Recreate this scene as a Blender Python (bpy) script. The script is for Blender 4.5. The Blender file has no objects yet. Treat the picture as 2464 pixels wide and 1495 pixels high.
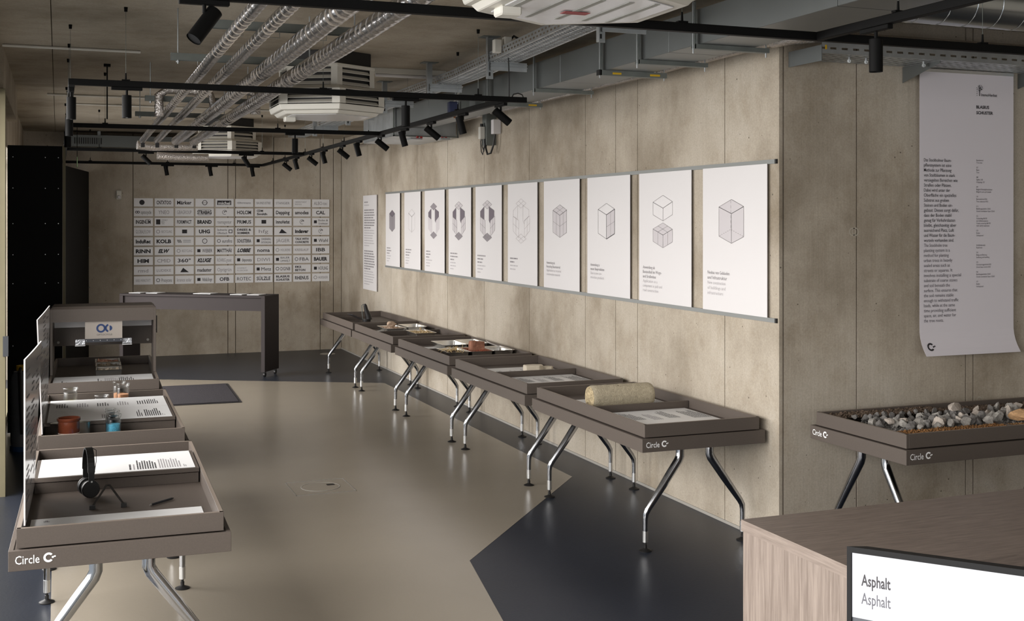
import bpy, bmesh, math, random
from mathutils import Vector, Matrix, noise
random.seed(7)
R = math.radians
SC = bpy.context.scene
COL = SC.collection

# ------------------------------------------------------------------ camera
cam = bpy.data.cameras.new('camera')
camo = bpy.data.objects.new('camera', cam); COL.objects.link(camo)
cam.sensor_width = 36.0; cam.lens = 2797 / 2464 * 36.0
cam.shift_y = -(747.5 - 530.3) / 2464
cam.clip_start = 0.05; cam.clip_end = 100
camo.location = (0, 0, 1.93); camo.rotation_euler = (R(90), 0, R(-21.32))
SC.camera = camo

# ------------------------------------------------------------------ world, daylight, exposure
W = bpy.data.worlds.new('world'); SC.world = W; W.use_nodes = True
wb = W.node_tree.nodes['Background']
wb.inputs[0].default_value = (0.80, 0.86, 0.92, 1); wb.inputs[1].default_value = 0.9
SC.view_settings.view_transform = 'Standard'; SC.view_settings.look = 'None'
SC.view_settings.gamma = 1.0; SC.view_settings.exposure = 0.0
SC.view_settings.use_curve_mapping = False

def area(name, loc, rot, sx, sy, power, col, spread=180):
    l = bpy.data.lights.new(name, 'AREA'); l.shape = 'RECTANGLE'; l.size = sx; l.size_y = sy
    l.energy = power; l.color = col; l.spread = R(spread)
    o = bpy.data.objects.new(name, l); COL.objects.link(o); o.location = loc; o.rotation_euler = rot
    return o
# overcast daylight standing outside the glazed facade on the left; it enters through the real openings
area('daylight_facade', (-3.2, 5.5, 3.2), (0, R(-68), 0), 4.2, 24.0, 3900, (1.0, 0.965, 0.93), 180)
# extra lamp added outside the glazed entrance by the doormat, lifting the far room
area('entrance_daylight_boost', (-1.3, 13.3, 1.7), (0, R(-84), 0), 3.0, 3.6, 120, (1.0, 0.965, 0.93), 160)
# daylight through the glazed front behind the photographer
area('daylight_front', (3.2, -3.7, 1.5), (R(78), 0, 0), 7.0, 2.3, 36, (1.0, 0.965, 0.92), 150)

# ------------------------------------------------------------------ node materials
MATS = {}
def srgb(r, g, b):
    f = lambda c: (c / 255 / 12.92) if c <= 10.3 else ((c / 255 + 0.055) / 1.055) ** 2.4
    return (f(r), f(g), f(b), 1)
def mat(name, col, rough=0.5, metal=0.0, spec=0.5, emit=None, es=0.0, trans=0.0, ior=1.45, coat=0.0, var=0.0, vscale=8.0, bump=0.0, bscale=40.0):
    if name in MATS: return MATS[name]
    m = bpy.data.materials.new(name); m.use_nodes = True; MATS[name] = m
    nt = m.node_tree; b = nt.nodes['Principled BSDF']
    b.inputs['Base Color'].default_value = col; b.inputs['Roughness'].default_value = rough
    b.inputs['Metallic'].default_value = metal; b.inputs['Specular IOR Level'].default_value = spec
    b.inputs['IOR'].default_value = ior; b.inputs['Transmission Weight'].default_value = trans
    b.inputs['Coat Weight'].default_value = coat
    if emit: b.inputs['Emission Color'].default_value = emit; b.inputs['Emission Strength'].default_value = es
    if var > 0 or bump > 0:
        tc = nt.nodes.new('ShaderNodeTexCoord')
    if var > 0:
        n = nt.nodes.new('ShaderNodeTexNoise'); n.inputs['Scale'].default_value = vscale; n.inputs['Detail'].default_value = 6
        nt.links.new(tc.outputs['Object'], n.inputs['Vector'])
        cr = nt.nodes.new('ShaderNodeValToRGB')
        cr.color_ramp.elements[0].position = 0.3; cr.color_ramp.elements[1].position = 0.7
        cr.color_ramp.elements[0].color = tuple(c * (1 - var) for c in col[:3]) + (1,)
        cr.color_ramp.elements[1].color = tuple(min(1, c * (1 + var)) for c in col[:3]) + (1,)
        nt.links.new(n.outputs['Fac'], cr.inputs['Fac']); nt.links.new(cr.outputs['Color'], b.inputs['Base Color'])
    if bump > 0:
        n2 = nt.nodes.new('ShaderNodeTexNoise'); n2.inputs['Scale'].default_value = bscale; n2.inputs['Detail'].default_value = 4
        nt.links.new(tc.outputs['Object'], n2.inputs['Vector'])
        bp = nt.nodes.new('ShaderNodeBump'); bp.inputs['Strength'].default_value = bump; bp.inputs['Distance'].default_value = 0.01
        nt.links.new(n2.outputs['Fac'], bp.inputs['Height']); nt.links.new(bp.outputs['Normal'], b.inputs['Normal'])
    return m

def concrete(name, base, dark, light, axis='wall', streak=1.0):
    """board-marked concrete: cloudy mottling, fine vertical grain, small dark blowholes"""
    m = bpy.data.materials.new(name); m.use_nodes = True; MATS[name] = m
    nt = m.node_tree; N = nt.nodes; L = nt.links; b = N['Principled BSDF']
    b.inputs['Roughness'].default_value = 0.78; b.inputs['Specular IOR Level'].default_value = 0.3
    tc = N.new('ShaderNodeTexCoord')
    def mp(sc):
        k = N.new('ShaderNodeMapping'); k.inputs['Scale'].default_value = sc
        L.new(tc.outputs['Object'], k.inputs['Vector']); return k
    def nz(vec, scale, det, ro=0.6):
        k = N.new('ShaderNodeTexNoise'); k.inputs['Scale'].default_value = scale; k.inputs['Detail'].default_value = det
        k.inputs['Roughness'].default_value = ro; L.new(vec.outputs[0], k.inputs['Vector']); return k
    def ramp(src, stops):
        k = N.new('ShaderNodeValToRGB'); e = k.color_ramp.elements
        e[0].position, e[0].color = stops[0]; e[1].position, e[1].color = stops[-1]
        for p, c in stops[1:-1]:
            q = e.new(p); q.color = c
        L.new(src, k.inputs['Fac']); return k
    def mix(kind, fac, a, c):
        k = N.new('ShaderNodeMix'); k.data_type = 'RGBA'; k.blend_type = kind
        if isinstance(fac, float): k.inputs[0].default_value = fac
        else: L.new(fac, k.inputs[0])
        for s, v in ((6, a), (7, c)):
            if isinstance(v, tuple): k.inputs[s].default_value = v
            else: L.new(v, k.inputs[s])
        return k.outputs[2]
    clouds = nz(mp((1, 1, 0.8)), 0.9, 8, 0.62)
    c1 = ramp(clouds.outputs['Fac'], [(0.32, dark), (0.5, base), (0.70, light)])
    sc = (16, 16, 0.55) if axis == 'wall' else (0.5, 14, 1)
    st = nz(mp(sc), 2.2, 5, 0.7)
    s1 = ramp(st.outputs['Fac'], [(0.25, (0.90, 0.89, 0.87, 1)), (0.55, (1, 1, 1, 1)), (0.8, (1.05, 1.05, 1.05, 1))])
    col = mix('MULTIPLY', 0.5 * streak, c1.outputs['Color'], s1.outputs['Color'])
    blot = nz(mp((1, 1, 0.8)), 2.6, 8, 0.78)
    s2 = ramp(blot.outputs['Fac'], [(0.50, (1, 1, 1, 1)), (0.70, (0.78, 0.74, 0.68, 1))])
    col = mix('MULTIPLY', 0.8, col, s2.outputs['Color'])
    grain = nz(mp((1, 1, 1)), 90, 3, 0.7)
    s3 = ramp(grain.outputs['Fac'], [(0.35, (0.84, 0.84, 0.84, 1)), (0.65, (1.12, 1.12, 1.12, 1))])
    col = mix('MULTIPLY', 0.6, col, s3.outputs['Color'])
    vo = N.new('ShaderNodeTexVoronoi'); vo.inputs['Scale'].default_value = 13.0; vo.inputs['Randomness'].default_value = 1.0
    L.new(mp((1, 1, 1)).outputs[0], vo.inputs['Vector'])
    dn = nz(mp((1, 1, 1)), 2.2, 3)
    mth = N.new('ShaderNodeMath'); mth.operation = 'MULTIPLY_ADD'; mth.inputs[1].default_value = -0.16; mth.inputs[2].default_value = 0.128
    L.new(dn.outputs['Fac'], mth.inputs[0])
    lt = N.new('ShaderNodeMath'); lt.operation = 'LESS_THAN'
    L.new(vo.outputs['Distance'], lt.inputs[0]); L.new(mth.outputs[0], lt.inputs[1])
    col = mix('MIX', lt.outputs[0], col, tuple(c * 0.45 for c in dark[:3]) + (1,))
    L.new(col, b.inputs['Base Color'])
    bp = N.new('ShaderNodeBump'); bp.inputs['Strength'].default_value = 0.25; bp.inputs['Distance'].default_value = 0.006
    L.new(st.outputs['Fac'], bp.inputs['Height']); L.new(bp.outputs['Normal'], b.inputs['Normal'])
    return m

def pane_mat():
    m = bpy.data.materials.new('window_glass'); m.use_nodes = True; nt = m.node_tree; nt.nodes.clear()
    o = nt.nodes.new('ShaderNodeOutputMaterial'); mx = nt.nodes.new('ShaderNodeMixShader'); tr = nt.nodes.new('ShaderNodeBsdfTransparent'); gl = nt.nodes.new('ShaderNodeBsdfGlossy')
    gl.inputs['Roughness'].default_value = 0.02; fr_ = nt.nodes.new('ShaderNodeLayerWeight'); fr_.inputs['Blend'].default_value = 0.25; tr.inputs[0].default_value = (0.96, 0.96, 0.96, 1)
    ml = nt.nodes.new('ShaderNodeMath'); ml.operation = 'MULTIPLY'; ml.inputs[1].default_value = 0.55; nt.links.new(fr_.outputs['Facing'], ml.inputs[0]); nt.links.new(ml.outputs[0], mx.inputs[0]); nt.links.new(tr.outputs[0], mx.inputs[1]); nt.links.new(gl.outputs[0], mx.inputs[2]); nt.links.new(mx.outputs[0], o.inputs[0])
    return m
M_PANE = pane_mat()
M_CLEAR = pane_mat(); M_CLEAR.name = 'clear_jar_glass'
for n_ in M_CLEAR.node_tree.nodes:
    if n_.type == 'MATH': n_.inputs[1].default_value = 0.35
    if n_.type == 'LAYER_WEIGHT': n_.inputs['Blend'].default_value = 0.55
    if n_.type == 'BSDF_GLOSSY': n_.inputs['Roughness'].default_value = 0.28
    if n_.type == 'BSDF_TRANSPARENT': n_.inputs[0].default_value = (0.97, 0.98, 0.98, 1)
M_WALL = concrete('board_marked_concrete', srgb(174, 164, 149), srgb(140, 129, 113), srgb(192, 184, 171))
M_CEIL = concrete('ceiling_concrete', srgb(160, 150, 134), srgb(128, 118, 103), srgb(176, 167, 152), 'ceil', 0.45)
M_JOINT = mat('brown_joint_concrete', srgb(92, 80, 64), 0.9)  # dark brown backing seen in the joints between formwork panels
M_DARKFLOOR = mat('dark_blue_resin_floor', srgb(37, 41, 50), 0.34, spec=0.35, var=0.10, vscale=1.5, bump=0.05, bscale=60)
M_FLOOR = mat('beige_resin_floor', srgb(138, 130, 117), 0.24, spec=0.5, var=0.05, vscale=1.2, bump=0.04, bscale=50)
M_LAM = mat('taupe_laminate', srgb(88, 80, 74), 0.5, spec=0.35, var=0.05, vscale=160)
M_LAMED = mat('taupe_laminate_cut_edge', srgb(122, 111, 101), 0.55)
M_LAMIN = mat('taupe_laminate_inside', srgb(82, 74, 68), 0.5, spec=0.35, var=0.05, vscale=160)
M_CHROME = mat('polished_aluminium', srgb(172, 174, 178), 0.14, 1.0)
M_SLEEVE = mat('brushed_aluminium_sleeve', srgb(215, 215, 214), 0.36, 1.0)
M_BLACK = mat('black_plastic', srgb(30, 29, 29), 0.45)
M_TRACK = mat('black_painted_aluminium', srgb(8, 8, 8), 0.6, spec=0.15)
M_DEEP = mat('black_faced_panel', srgb(9, 9, 9), 0.7, spec=0.2)
M_WHITE = mat('white_board', srgb(213, 210, 210), 0.5)
M_PAPER = mat('white_print_sheet', srgb(218, 218, 218), 0.35)
M_ENAM = mat('off_white_casing', srgb(206, 203, 194), 0.45)
M_GLASSW = mat('pale_grey_panel', srgb(196, 196, 198), 0.2)
M_INK = mat('dark_print', srgb(45, 43, 46), 0.7)
M_INK2 = mat('grey_print', srgb(140, 136, 138), 0.7)
M_INK3 = mat('light_grey_print', srgb(178, 174, 176), 0.7)
M_WINK = mat('white_print', srgb(240, 240, 240), 0.5)
M_GALV = mat('galvanised_steel', srgb(178, 182, 184), 0.38, 0.75, var=0.18, vscale=6)
M_GALVD = mat('dull_galvanised_steel', srgb(118, 123, 120), 0.5, 0.6, var=0.15, vscale=8)
M_DUCT = mat('galvanised_duct_sheet', srgb(122, 126, 126), 0.42, 0.75, var=0.07, vscale=2)
M_SPIRAL = mat('spiral_duct_sheet', srgb(172, 178, 182), 0.25, 0.95)
M_STEEL = mat('stainless_pan_steel', srgb(225, 224, 220), 0.22, 1.0)
M_FOIL = mat('aluminium_foil_wrap', srgb(186, 185, 187), 0.20, 0.97, bump=0.35, bscale=22)
M_CRUMP = mat('crumpled_foil', srgb(205, 200, 196), 0.24, 0.95, bump=1.0, bscale=70)
M_SIGN = mat('white_logo_plate', srgb(224, 223, 224), 0.5)
M_BEAD = mat('grey_edge_bead', srgb(158, 154, 147), 0.7)
M_LENS = mat('lit_spot_reflector', srgb(255, 250, 235), 0.2, emit=(1, 0.96, 0.86, 1), es=2.2)
M_RED = mat('red_cap', srgb(150, 28, 26), 0.5)
M_YEL = mat('yellow_marking', srgb(205, 165, 30), 0.5)
M_GLUE = mat('pale_timber_mullion', srgb(112, 105, 82), 0.6, var=0.06, vscale=6)

def wood(name, c0, c1, scale, rot):
    m = bpy.data.materials.new(name); m.use_nodes = True; nt = m.node_tree; N = nt.nodes; L = nt.links; b = N['Principled BSDF']
    b.inputs['Roughness'].default_value = 0.5
    tc = N.new('ShaderNodeTexCoord'); mp = N.new('ShaderNodeMapping'); mp.inputs['Scale'].default_value = scale
    L.new(tc.outputs['Object'], mp.inputs['Vector'])
    n = N.new('ShaderNodeTexNoise'); n.inputs['Scale'].default_value = 3.0; n.inputs['Detail'].default_value = 8; n.inputs['Roughness'].default_value = 0.65
    n.inputs['Distortion'].default_value = 0.4
    L.new(mp.outputs[0], n.inputs['Vector'])
    cr = N.new('ShaderNodeValToRGB'); cr.color_ramp.elements[0].position = 0.32; cr.color_ramp.elements[1].position = 0.68
    cr.color_ramp.elements[0].color = c0; cr.color_ramp.elements[1].color = c1
    L.new(n.outputs['Fac'], cr.inputs['Fac']); L.new(cr.outputs['Color'], b.inputs['Base Color'])
    return m
M_WOODTOP = wood('grey_brown_wood_top', srgb(92, 81, 74), srgb(124, 111, 102), (2.2, 34, 30), 0)
M_WOODV = wood('grey_brown_wood_side', srgb(104, 92, 84), srgb(140, 128, 119), (30, 30, 1.6), 0)
M_WOODE = wood('grey_brown_wood_edge', srgb(110, 98, 90), srgb(138, 126, 117), (30, 2.0, 30), 0)

# ------------------------------------------------------------------ mesh helpers
class MB:
    def __init__(s): s.v = []; s.f = []; s.m = []; s.mi = 0; s.M = Matrix.Identity(4)
    def add(s, vs, fs):
        n = len(s.v); s.v += [s.M @ Vector(p) for p in vs]; s.f += [[i + n for i in f] for f in fs]; s.m += [s.mi] * len(fs); return s
    def box(s, x0, x1, y0, y1, z0, z1):
        return s.add([(x0,y0,z0),(x1,y0,z0),(x1,y1,z0),(x0,y1,z0),(x0,y0,z1),(x1,y0,z1),(x1,y1,z1),(x0,y1,z1)],
                     [(0,3,2,1),(4,5,6,7),(0,1,5,4),(1,2,6,5),(2,3,7,6),(3,0,4,7)])
    def cyl(s, p0, p1, r0, r1=None, n=16, caps=True):
        r1 = r0 if r1 is None else r1; p0 = Vector(p0); p1 = Vector(p1); d = (p1 - p0).normalized()
        a = d.orthogonal().normalized(); b = d.cross(a); vs = []; fs = []
        for p, r in ((p0, r0), (p1, r1)):
            for i in range(n):
                t = 2 * math.pi * i / n; vs.append(p + a * math.cos(t) * r + b * math.sin(t) * r)
        for i in range(n): fs.append((i, (i + 1) % n, n + (i + 1) % n, n + i))
        if caps: fs += [tuple(range(n - 1, -1, -1)), tuple(range(n, 2 * n))]
        return s.add(vs, fs)
    def tube(s, pts, r, n=10, rs=None):
        pts = [Vector(p) for p in pts]; vs = []; fs = []; up = None
        for i, p in enumerate(pts):
            d = (pts[min(i + 1, len(pts) - 1)] - pts[max(i - 1, 0)]).normalized()
            if up is None: up = d.orthogonal().normalized()
            else: up = (up - d * up.dot(d)).normalized()
            b = d.cross(up); rr = rs[i] if rs else r
            for k in range(n):
                t = 2 * math.pi * k / n; vs.append(p + up * math.cos(t) * rr + b * math.sin(t) * rr)
        for i in range(len(pts) - 1):
            for k in range(n): fs.append((i*n+k, i*n+(k+1)%n, (i+1)*n+(k+1)%n, (i+1)*n+k))
        fs += [tuple(range(n-1,-1,-1)), tuple(range((len(pts)-1)*n, len(pts)*n))]
        return s.add(vs, fs)
    def lathe(s, prof, c=(0,0,0), n=24):
        vs = []; fs = []; c = Vector(c)
        for r, z in prof:
            for k in range(n):
                t = 2*math.pi*k/n; vs.append(c + Vector((r*math.cos(t), r*math.sin(t), z)))
        for i in range(len(prof)-1):
            for k in range(n): fs.append((i*n+k, i*n+(k+1)%n, (i+1)*n+(k+1)%n, (i+1)*n+k))
        return s.add(vs, fs)
    def prism(s, poly, z0, z1):
        n = len(poly)
        return s.add([(x,y,z0) for x,y in poly]+[(x,y,z1) for x,y in poly],
            [tuple(range(n-1,-1,-1)), tuple(range(n,2*n))]+[(i,(i+1)%n,n+(i+1)%n,n+i) for i in range(n)])
    def build(s, name, mats, parent=None, smooth=False, bevel=0):
        me = bpy.data.meshes.new(name); me.from_pydata([tuple(v) for v in s.v], [], s.f)
        for m in (mats if isinstance(mats, (list, tuple)) else [mats]): me.materials.append(m)
        if isinstance(mats, (list, tuple)) and len(mats) > 1: me.polygons.foreach_set('material_index', s.m)
        if smooth:
            me.polygons.foreach_set('use_smooth', [True]*len(me.polygons))
            try: me.set_sharp_from_angle(angle=R(40))
            except Exception: pass
        me.update()
        o = bpy.data.objects.new(name, me); COL.objects.link(o)
        if parent: o.parent = parent
        if bevel:
            b = o.modifiers.new('bevel', 'BEVEL'); b.width = bevel; b.segments = 1; b.limit_method = 'ANGLE'
        return o

def tag(o, label=None, cat=None, group=None, kind=None):
    if label: o['label'] = label
    if cat: o['category'] = cat
    if group: o['group'] = group
    if kind: o['kind'] = kind
    return o
def thing(name, label, cat, loc=(0,0,0), rz=0, group=None):
    o = bpy.data.objects.new(name, None); COL.objects.link(o); o.location = loc; o.rotation_euler = (0,0,R(rz))
    o.empty_display_size = 0.1
    return tag(o, label, cat, group)
def dup(root, loc=None, rz=None, label=None):
    r = root.copy(); COL.objects.link(r)
    if loc is not None: r.location = loc
    if rz is not None: r.rotation_euler = (0,0,R(rz))
    if label: r['label'] = label
    for ch in root.children:
        c = ch.copy(); COL.objects.link(c); c.parent = r
        for g in ch.children:
            d = g.copy(); COL.objects.link(d); d.parent = c
    return r

# lettering: one flat mesh per block, built from Blender's own font
_tc = {}
def glyphs(s, bold=0.0, shear=0.0):
    k = (s, bold, shear)
    if k in _tc: return _tc[k]
    cu = bpy.data.curves.new('t', 'FONT'); cu.body = s; cu.size = 1.0; cu.resolution_u = 2; cu.offset = bold; cu.shear = shear
    o = bpy.data.objects.new('t', cu); COL.objects.link(o)
    dg = bpy.context.evaluated_depsgraph_get(); dg.update()
    me = o.evaluated_get(dg).to_mesh()
    vs = [(v.co.x, v.co.y) for v in me.vertices]; fs = [tuple(p.vertices) for p in me.polygons]
    o.evaluated_get(dg).to_mesh_clear(); bpy.data.objects.remove(o); bpy.data.curves.remove(cu)
    xs = [v[0] for v in vs] or [0, 1]
    _tc[k] = (vs, fs, min(xs), max(xs)); return _tc[k]
class Flat(MB):
    """flat print on a surface: origin o, right r, up u (unit vectors), lifted along n"""
    def frame(s, o, r, u, lift=0.0012):
        s.o = Vector(o); s.r = Vector(r).normalized(); s.u = Vector(u).normalized(); s.n = s.r.cross(s.u); s.o = s.o + s.n * lift; return s
    def P(s, x, y): return s.o + s.r * x + s.u * y
    def poly(s, pts): return s.add([s.P(x, y) for x, y in pts], [tuple(range(len(pts)))])
    def rect(s, x0, y0, x1, y1): return s.poly([(x0,y0),(x1,y0),(x1,y1),(x0,y1)])
    def line(s, pts, w):
        for a, b in zip(pts, pts[1:]):
            dx, dy = b[0]-a[0], b[1]-a[1]; L = math.hypot(dx, dy) or 1; nx, ny = -dy/L*w/2, dx/L*w/2
            s.poly([(a[0]-nx,a[1]-ny),(b[0]-nx,b[1]-ny),(b[0]+nx,b[1]+ny),(a[0]+nx,a[1]+ny)])
        return s
    def ring(s, cx, cy, r1, r0, a0=0, a1=360, n=24):
        vs = []; fs = []
        for i in range(n + 1):
            t = R(a0 + (a1-a0)*i/n)
            vs += [s.P(cx+r1*math.cos(t), cy+r1*math.sin(t)), s.P(cx+r0*math.cos(t), cy+r0*math.sin(t))]
        for i in range(n): fs.append((2*i+1, 2*i, 2*i+2, 2*i+3))
        return s.add(vs, fs)
    def text(s, t, x, y, size, width=None, bold=0.0, align='l', shear=0.0):
        vs, fs, x0, x1 = glyphs(t, bold, shear)
        sx = size if width is None else width / max(1e-6, (x1 - x0))
        off = {'l': -x0, 'c': -(x0+x1)/2, 'r': -x1}[align]
        s.add([s.P(x + (vx+off)*sx, y + vy*size) for vx, vy in vs], fs); return s
    def greek(s, x, y, w, n, pitch, h, rag=0.25, vert=False):
        for i in range(n):
            L = w * (1 - rag * random.random())
            if i == n-1: L *= 0.6
            xx = 0
            while xx < L:
                ww = random.uniform(2.0, 6.0) * h * 1.2; ww = min(ww, L - xx)
                if vert: s.rect(x + i*pitch, y + xx, x + i*pitch + h, y + xx + ww)
                else: s.rect(x + xx, y - i*pitch, x + xx + ww, y - i*pitch + h)
                xx += ww + h * 0.7
        return s
def circle_mark(f, x, y, r):
    f.ring(x, y, r, r*0.56, 40, 320, 26)
    f.rect(x+r*0.62, y-r*0.20, x+r*1.0, y+r*0.20); f.rect(x+r*1.02, y-r*0.02, x+r*1.38, y+r*0.30)

# ================================================================== ROOM
XW, YF, YB, ZC = 3.964, 5.82, 17.2, 3.15
def panels(parent, name, cells, m, gap=0.004):
    for (x0,x1,y0,y1,z0,z1,ax) in cells:
        b = MB()
        g = gap
        if ax == 'x': b.box(x0, x1, y0+g, y1-g, z0, z1)
        elif ax == 'y': b.box(x0+g, x1-g, y0, y1, z0, z1)
        else: b.box(x0+g, x1-g, y0+g, y1-g, z0, z1)
        b.build(name, m, parent)
wr = tag(MB().box(XW+0.012, XW+0.25, YF+0.012, YB+0.2, 0, ZC).build('wall_right', M_JOINT), kind='structure')
ys = [YF+0.0, 6.42, 7.62, 7.98, 8.53, 9.73, 10.92, 12.09, 13.25, 14.41, 15.6, 16.69, YB]
panels(wr, 'formwork_panel', [(XW, XW+0.03, ys[i], ys[i+1], 0.0, ZC, 'x') for i in range(len(ys)-1)], M_WALL)
bead = MB().box(XW-0.002, XW+0.020, YF-0.003, YF+0.010, 0, 2.95).build('corner_bead', M_WALL, wr)
# concrete formwork tie marks on the long wall
f = Flat(); f.frame((XW, 0, 0), (0,-1,0), (0,0,1), 0.0012)
wf = tag(MB().box(XW+0.06, 8.2, YF+0.012, YF+0.25, 0, ZC).build('wall_front', M_JOINT), kind='structure')
xs = [XW+0.031, 4.52, 5.36, 5.42, 6.7, 8.2]
panels(wf, 'formwork_panel', [(xs[i], xs[i+1], YF, YF+0.05, 0.0, ZC, 'y') for i in range(len(xs)-1)], M_WALL, 0.005)
f = Flat(); f.frame((0, YF, 0), (1,0,0), (0,0,1), 0.001)
for cx, cz in ((4.49, 1.86), (4.51, 1.86), (4.545, 0.60), (5.47, 0.78), (5.33, 0.72)): f.ring(cx, cz, 0.026, 0.019)
f.build('tie_hole_ring', mat('pale_mortar', srgb(170, 162, 148), 0.8), wf)
wbk = tag(MB().box(-0.6, XW+0.2, YB+0.012, YB+0.25, 0, ZC).build('wall_back', M_JOINT), kind='structure')
xs = [-0.6, 0.98, 2.29, 2.40, 2.95, 3.64, 3.84, XW]
panels(wbk, 'formwork_panel', [(xs[i], xs[i+1], YB, YB+0.05, 0.0, ZC, 'y') for i in range(len(xs)-1)], M_WALL, 0.005)
tag(MB().box(8.0, 8.2, -4.2, YF+0.3, 0, ZC).build('wall_far_right', M_WALL), kind='structure')
ce = tag(MB().box(-0.8, 8.2, -4.2, YB+0.3, ZC+0.014, ZC+0.3).build('ceiling', M_JOINT), kind='structure')
cy = [-4.2, -0.5, 1.2, 2.9, 4.5, 6.25, 7.98, 9.7, 11.4, 13.1, 14.8, YB+0.2]; cx = [-0.8, -0.04, 3.0, 8.2]
panels(ce, 'formwork_panel', [(cx[i], cx[i+1], cy[j], cy[j+1], ZC, ZC+0.05, 'z') for i in range(3) for j in range(len(cy)-1)], M_CEIL, 0.0025)
fl = tag(MB().box(-0.8, 8.2, -4.2, YB+0.3, -0.1, 0).build('floor', M_DARKFLOOR), kind='structure')
MB().prism([(-0.04,-4.0),(2.9,-4.0),(2.02,1.5),(1.99,5.2),(2.171,6.222),(3.60,7.98),(3.60,13.38),(1.24,14.62),(-0.03,15.2)], 0.0002, 0.0012).build('beige_floor_area', M_FLOOR, fl)
# slim joint line along the long wall foot and the resin upstand
tag(MB().box(XW-0.008, XW, YF, YB, 0, 0.018).build('baseboard_right', M_BEAD), kind='structure')
# left facade: concrete edge beam, timber mullion, glazing beyond the frame
tag(MB().box(-0.8, -0.45, -4.2, 11.9, 2.80, ZC).box(-0.45, -0.36, 8.9, 11.9, 2.86, ZC).build('trim_1', M_CEIL), kind='structure')
wl = tag(MB().box(-0.8, -0.44, 15.3, 17.3, 0, ZC).box(-0.8, -0.44, 11.42, 15.3, 2.6, ZC).build('wall_left', M_WALL), kind='structure')
for i, y in enumerate((-3.9, -1.4, 1.1, 3.6, 6.1, 11.5)):
    w = thing('window_%d' % (i+1), None, None, (0, 0, 0)); tag(w, kind='structure')
    MB().box(-0.56, -0.46, y, y+0.07, 0, 2.8).box(-0.56, -0.46, y+0.07, y+2.5, 0, 0.07).box(-0.56, -0.46, y+0.07, y+2.5, 2.73, 2.80).build('window_frame', M_GLUE, w)
    MB().box(-0.515, -0.505, y+0.07, y+(2.5 if y < 8 else 3.7), 0.07, 2.73).build('pane', M_PANE, w)
w = thing('window_8', None, None); tag(w, kind='structure')
MB().box(-0.52, -0.345, 8.86, 8.96, 0, 2.85).box(-0.40, -0.345, 8.84, 8.86, 0, 2.85).build('mullion', M_GLUE, w)
MB().box(-0.425, -0.395, 8.832, 8.842, 1.4, 2.75).build('cable_trunking', M_ENAM, w)
MB().box(-0.50, -0.46, 8.96, 11.42, 0.0, 0.07).box(-0.50, -0.46, 8.96, 11.42, 2.74, 2.80).build('window_frame', M_DEEP, w)
MB().box(-0.49, -0.48, 8.96, 11.42, 0.07, 2.74).build('pane', M_DEEP, w)
MB().box(-0.36, -0.325, 8.83, 8.86, 0.98, 1.12).build('handle_box', mat('dark_grey_plastic', srgb(58, 60, 64), 0.5), w)
# wall behind the photographer: glazed shop front frame
w = thing('window_7', None, None); tag(w, kind='structure')
m_ = MB()
for x in (-0.6, 1.4, 3.4, 5.4, 7.4): m_.box(x, x+0.07, -4.1, -4.0, 0, ZC)
m_.box(-0.6, 8.0, -4.1, -4.0, 2.8, ZC); m_.build('window_frame', M_GLUE, w)

# black boards closing off the left rear corner
t = thing('black_partition_board', 'matt black board with screw heads facing the room at far left', 'partition', (-0.2, 11.36, 0))
MB().box(-0.225, 0.235, 0, 0.02, 0.02, 2.605).build('board', M_DEEP, t)
for z in (2.22, 1.62, 1.36, 0.80, 2.5, 1.9):
    for x in (-0.18, 0.09, 0.2):
        MB().cyl((x, 0, z), (x, -0.003, z), 0.004, n=8).build('screw', M_SLEEVE, t)
MB().box(0.238, 0.262, 0, 0.03, 0.0, 2.61).build('edge_post', M_GLUE, t)
t = thing('black_partition_board', 'narrow black board running obliquely back to the rear wall', 'partition', (0.075, 15.3, 0), -9.5)
MB().box(-0.01, 0.01, 0, 1.87, 0.02, 2.60).build('board', M_DEEP, t)
for z in (2.2, 1.75, 1.55, 1.0): MB().cyl((0.01, 1.86, z), (0.03, 1.86, z), 0.008, n=8).build('screw', M_SLEEVE, t)
t = tag(MB().box(-0.004, 0.004, -0.12, 0.12, 0, 0.13).build('exit_sign', mat('dim_green_sign', srgb(120, 150, 105), 0.4)), 'small green edge-on exit sign above the oblique black board', 'sign'); t.location = (0.23, 16.3, 2.63)
MB().cyl((0, 0, 0.13), (0, 0, 0.52), 0.004, n=6).build('sign_rod', M_TRACK, t)
# grey canister with hose behind the mullion
t = thing('canister', 'grey canister with yellow top and black hose standing by the window post', 'canister', (-0.28, 10.6, 0))
MB().lathe([(0.0,0.04),(0.09,0.04),(0.095,0.08),(0.095,0.60),(0.07,0.66),(0.0,0.67)], n=20).build('tank', mat('grey_tank', srgb(110,112,116), 0.4), t, True)
MB().cyl((0,0,0.67),(0,0,0.71),0.05,n=16).build('cap', M_YEL, t)
MB().tube([(-0.01,-0.02,0.70),(-0.02,-0.11,0.66),(-0.01,-0.12,0.4),(0.0,-0.11,0.15)], 0.014, 8).build('hose', M_BLACK, t, True)
MB().lathe([(0.0,0.0),(0.10,0.0),(0.10,0.04),(0.0,0.04)], n=16).build('foot', mat('blue_base', srgb(40,70,110), 0.5), t)

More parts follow.
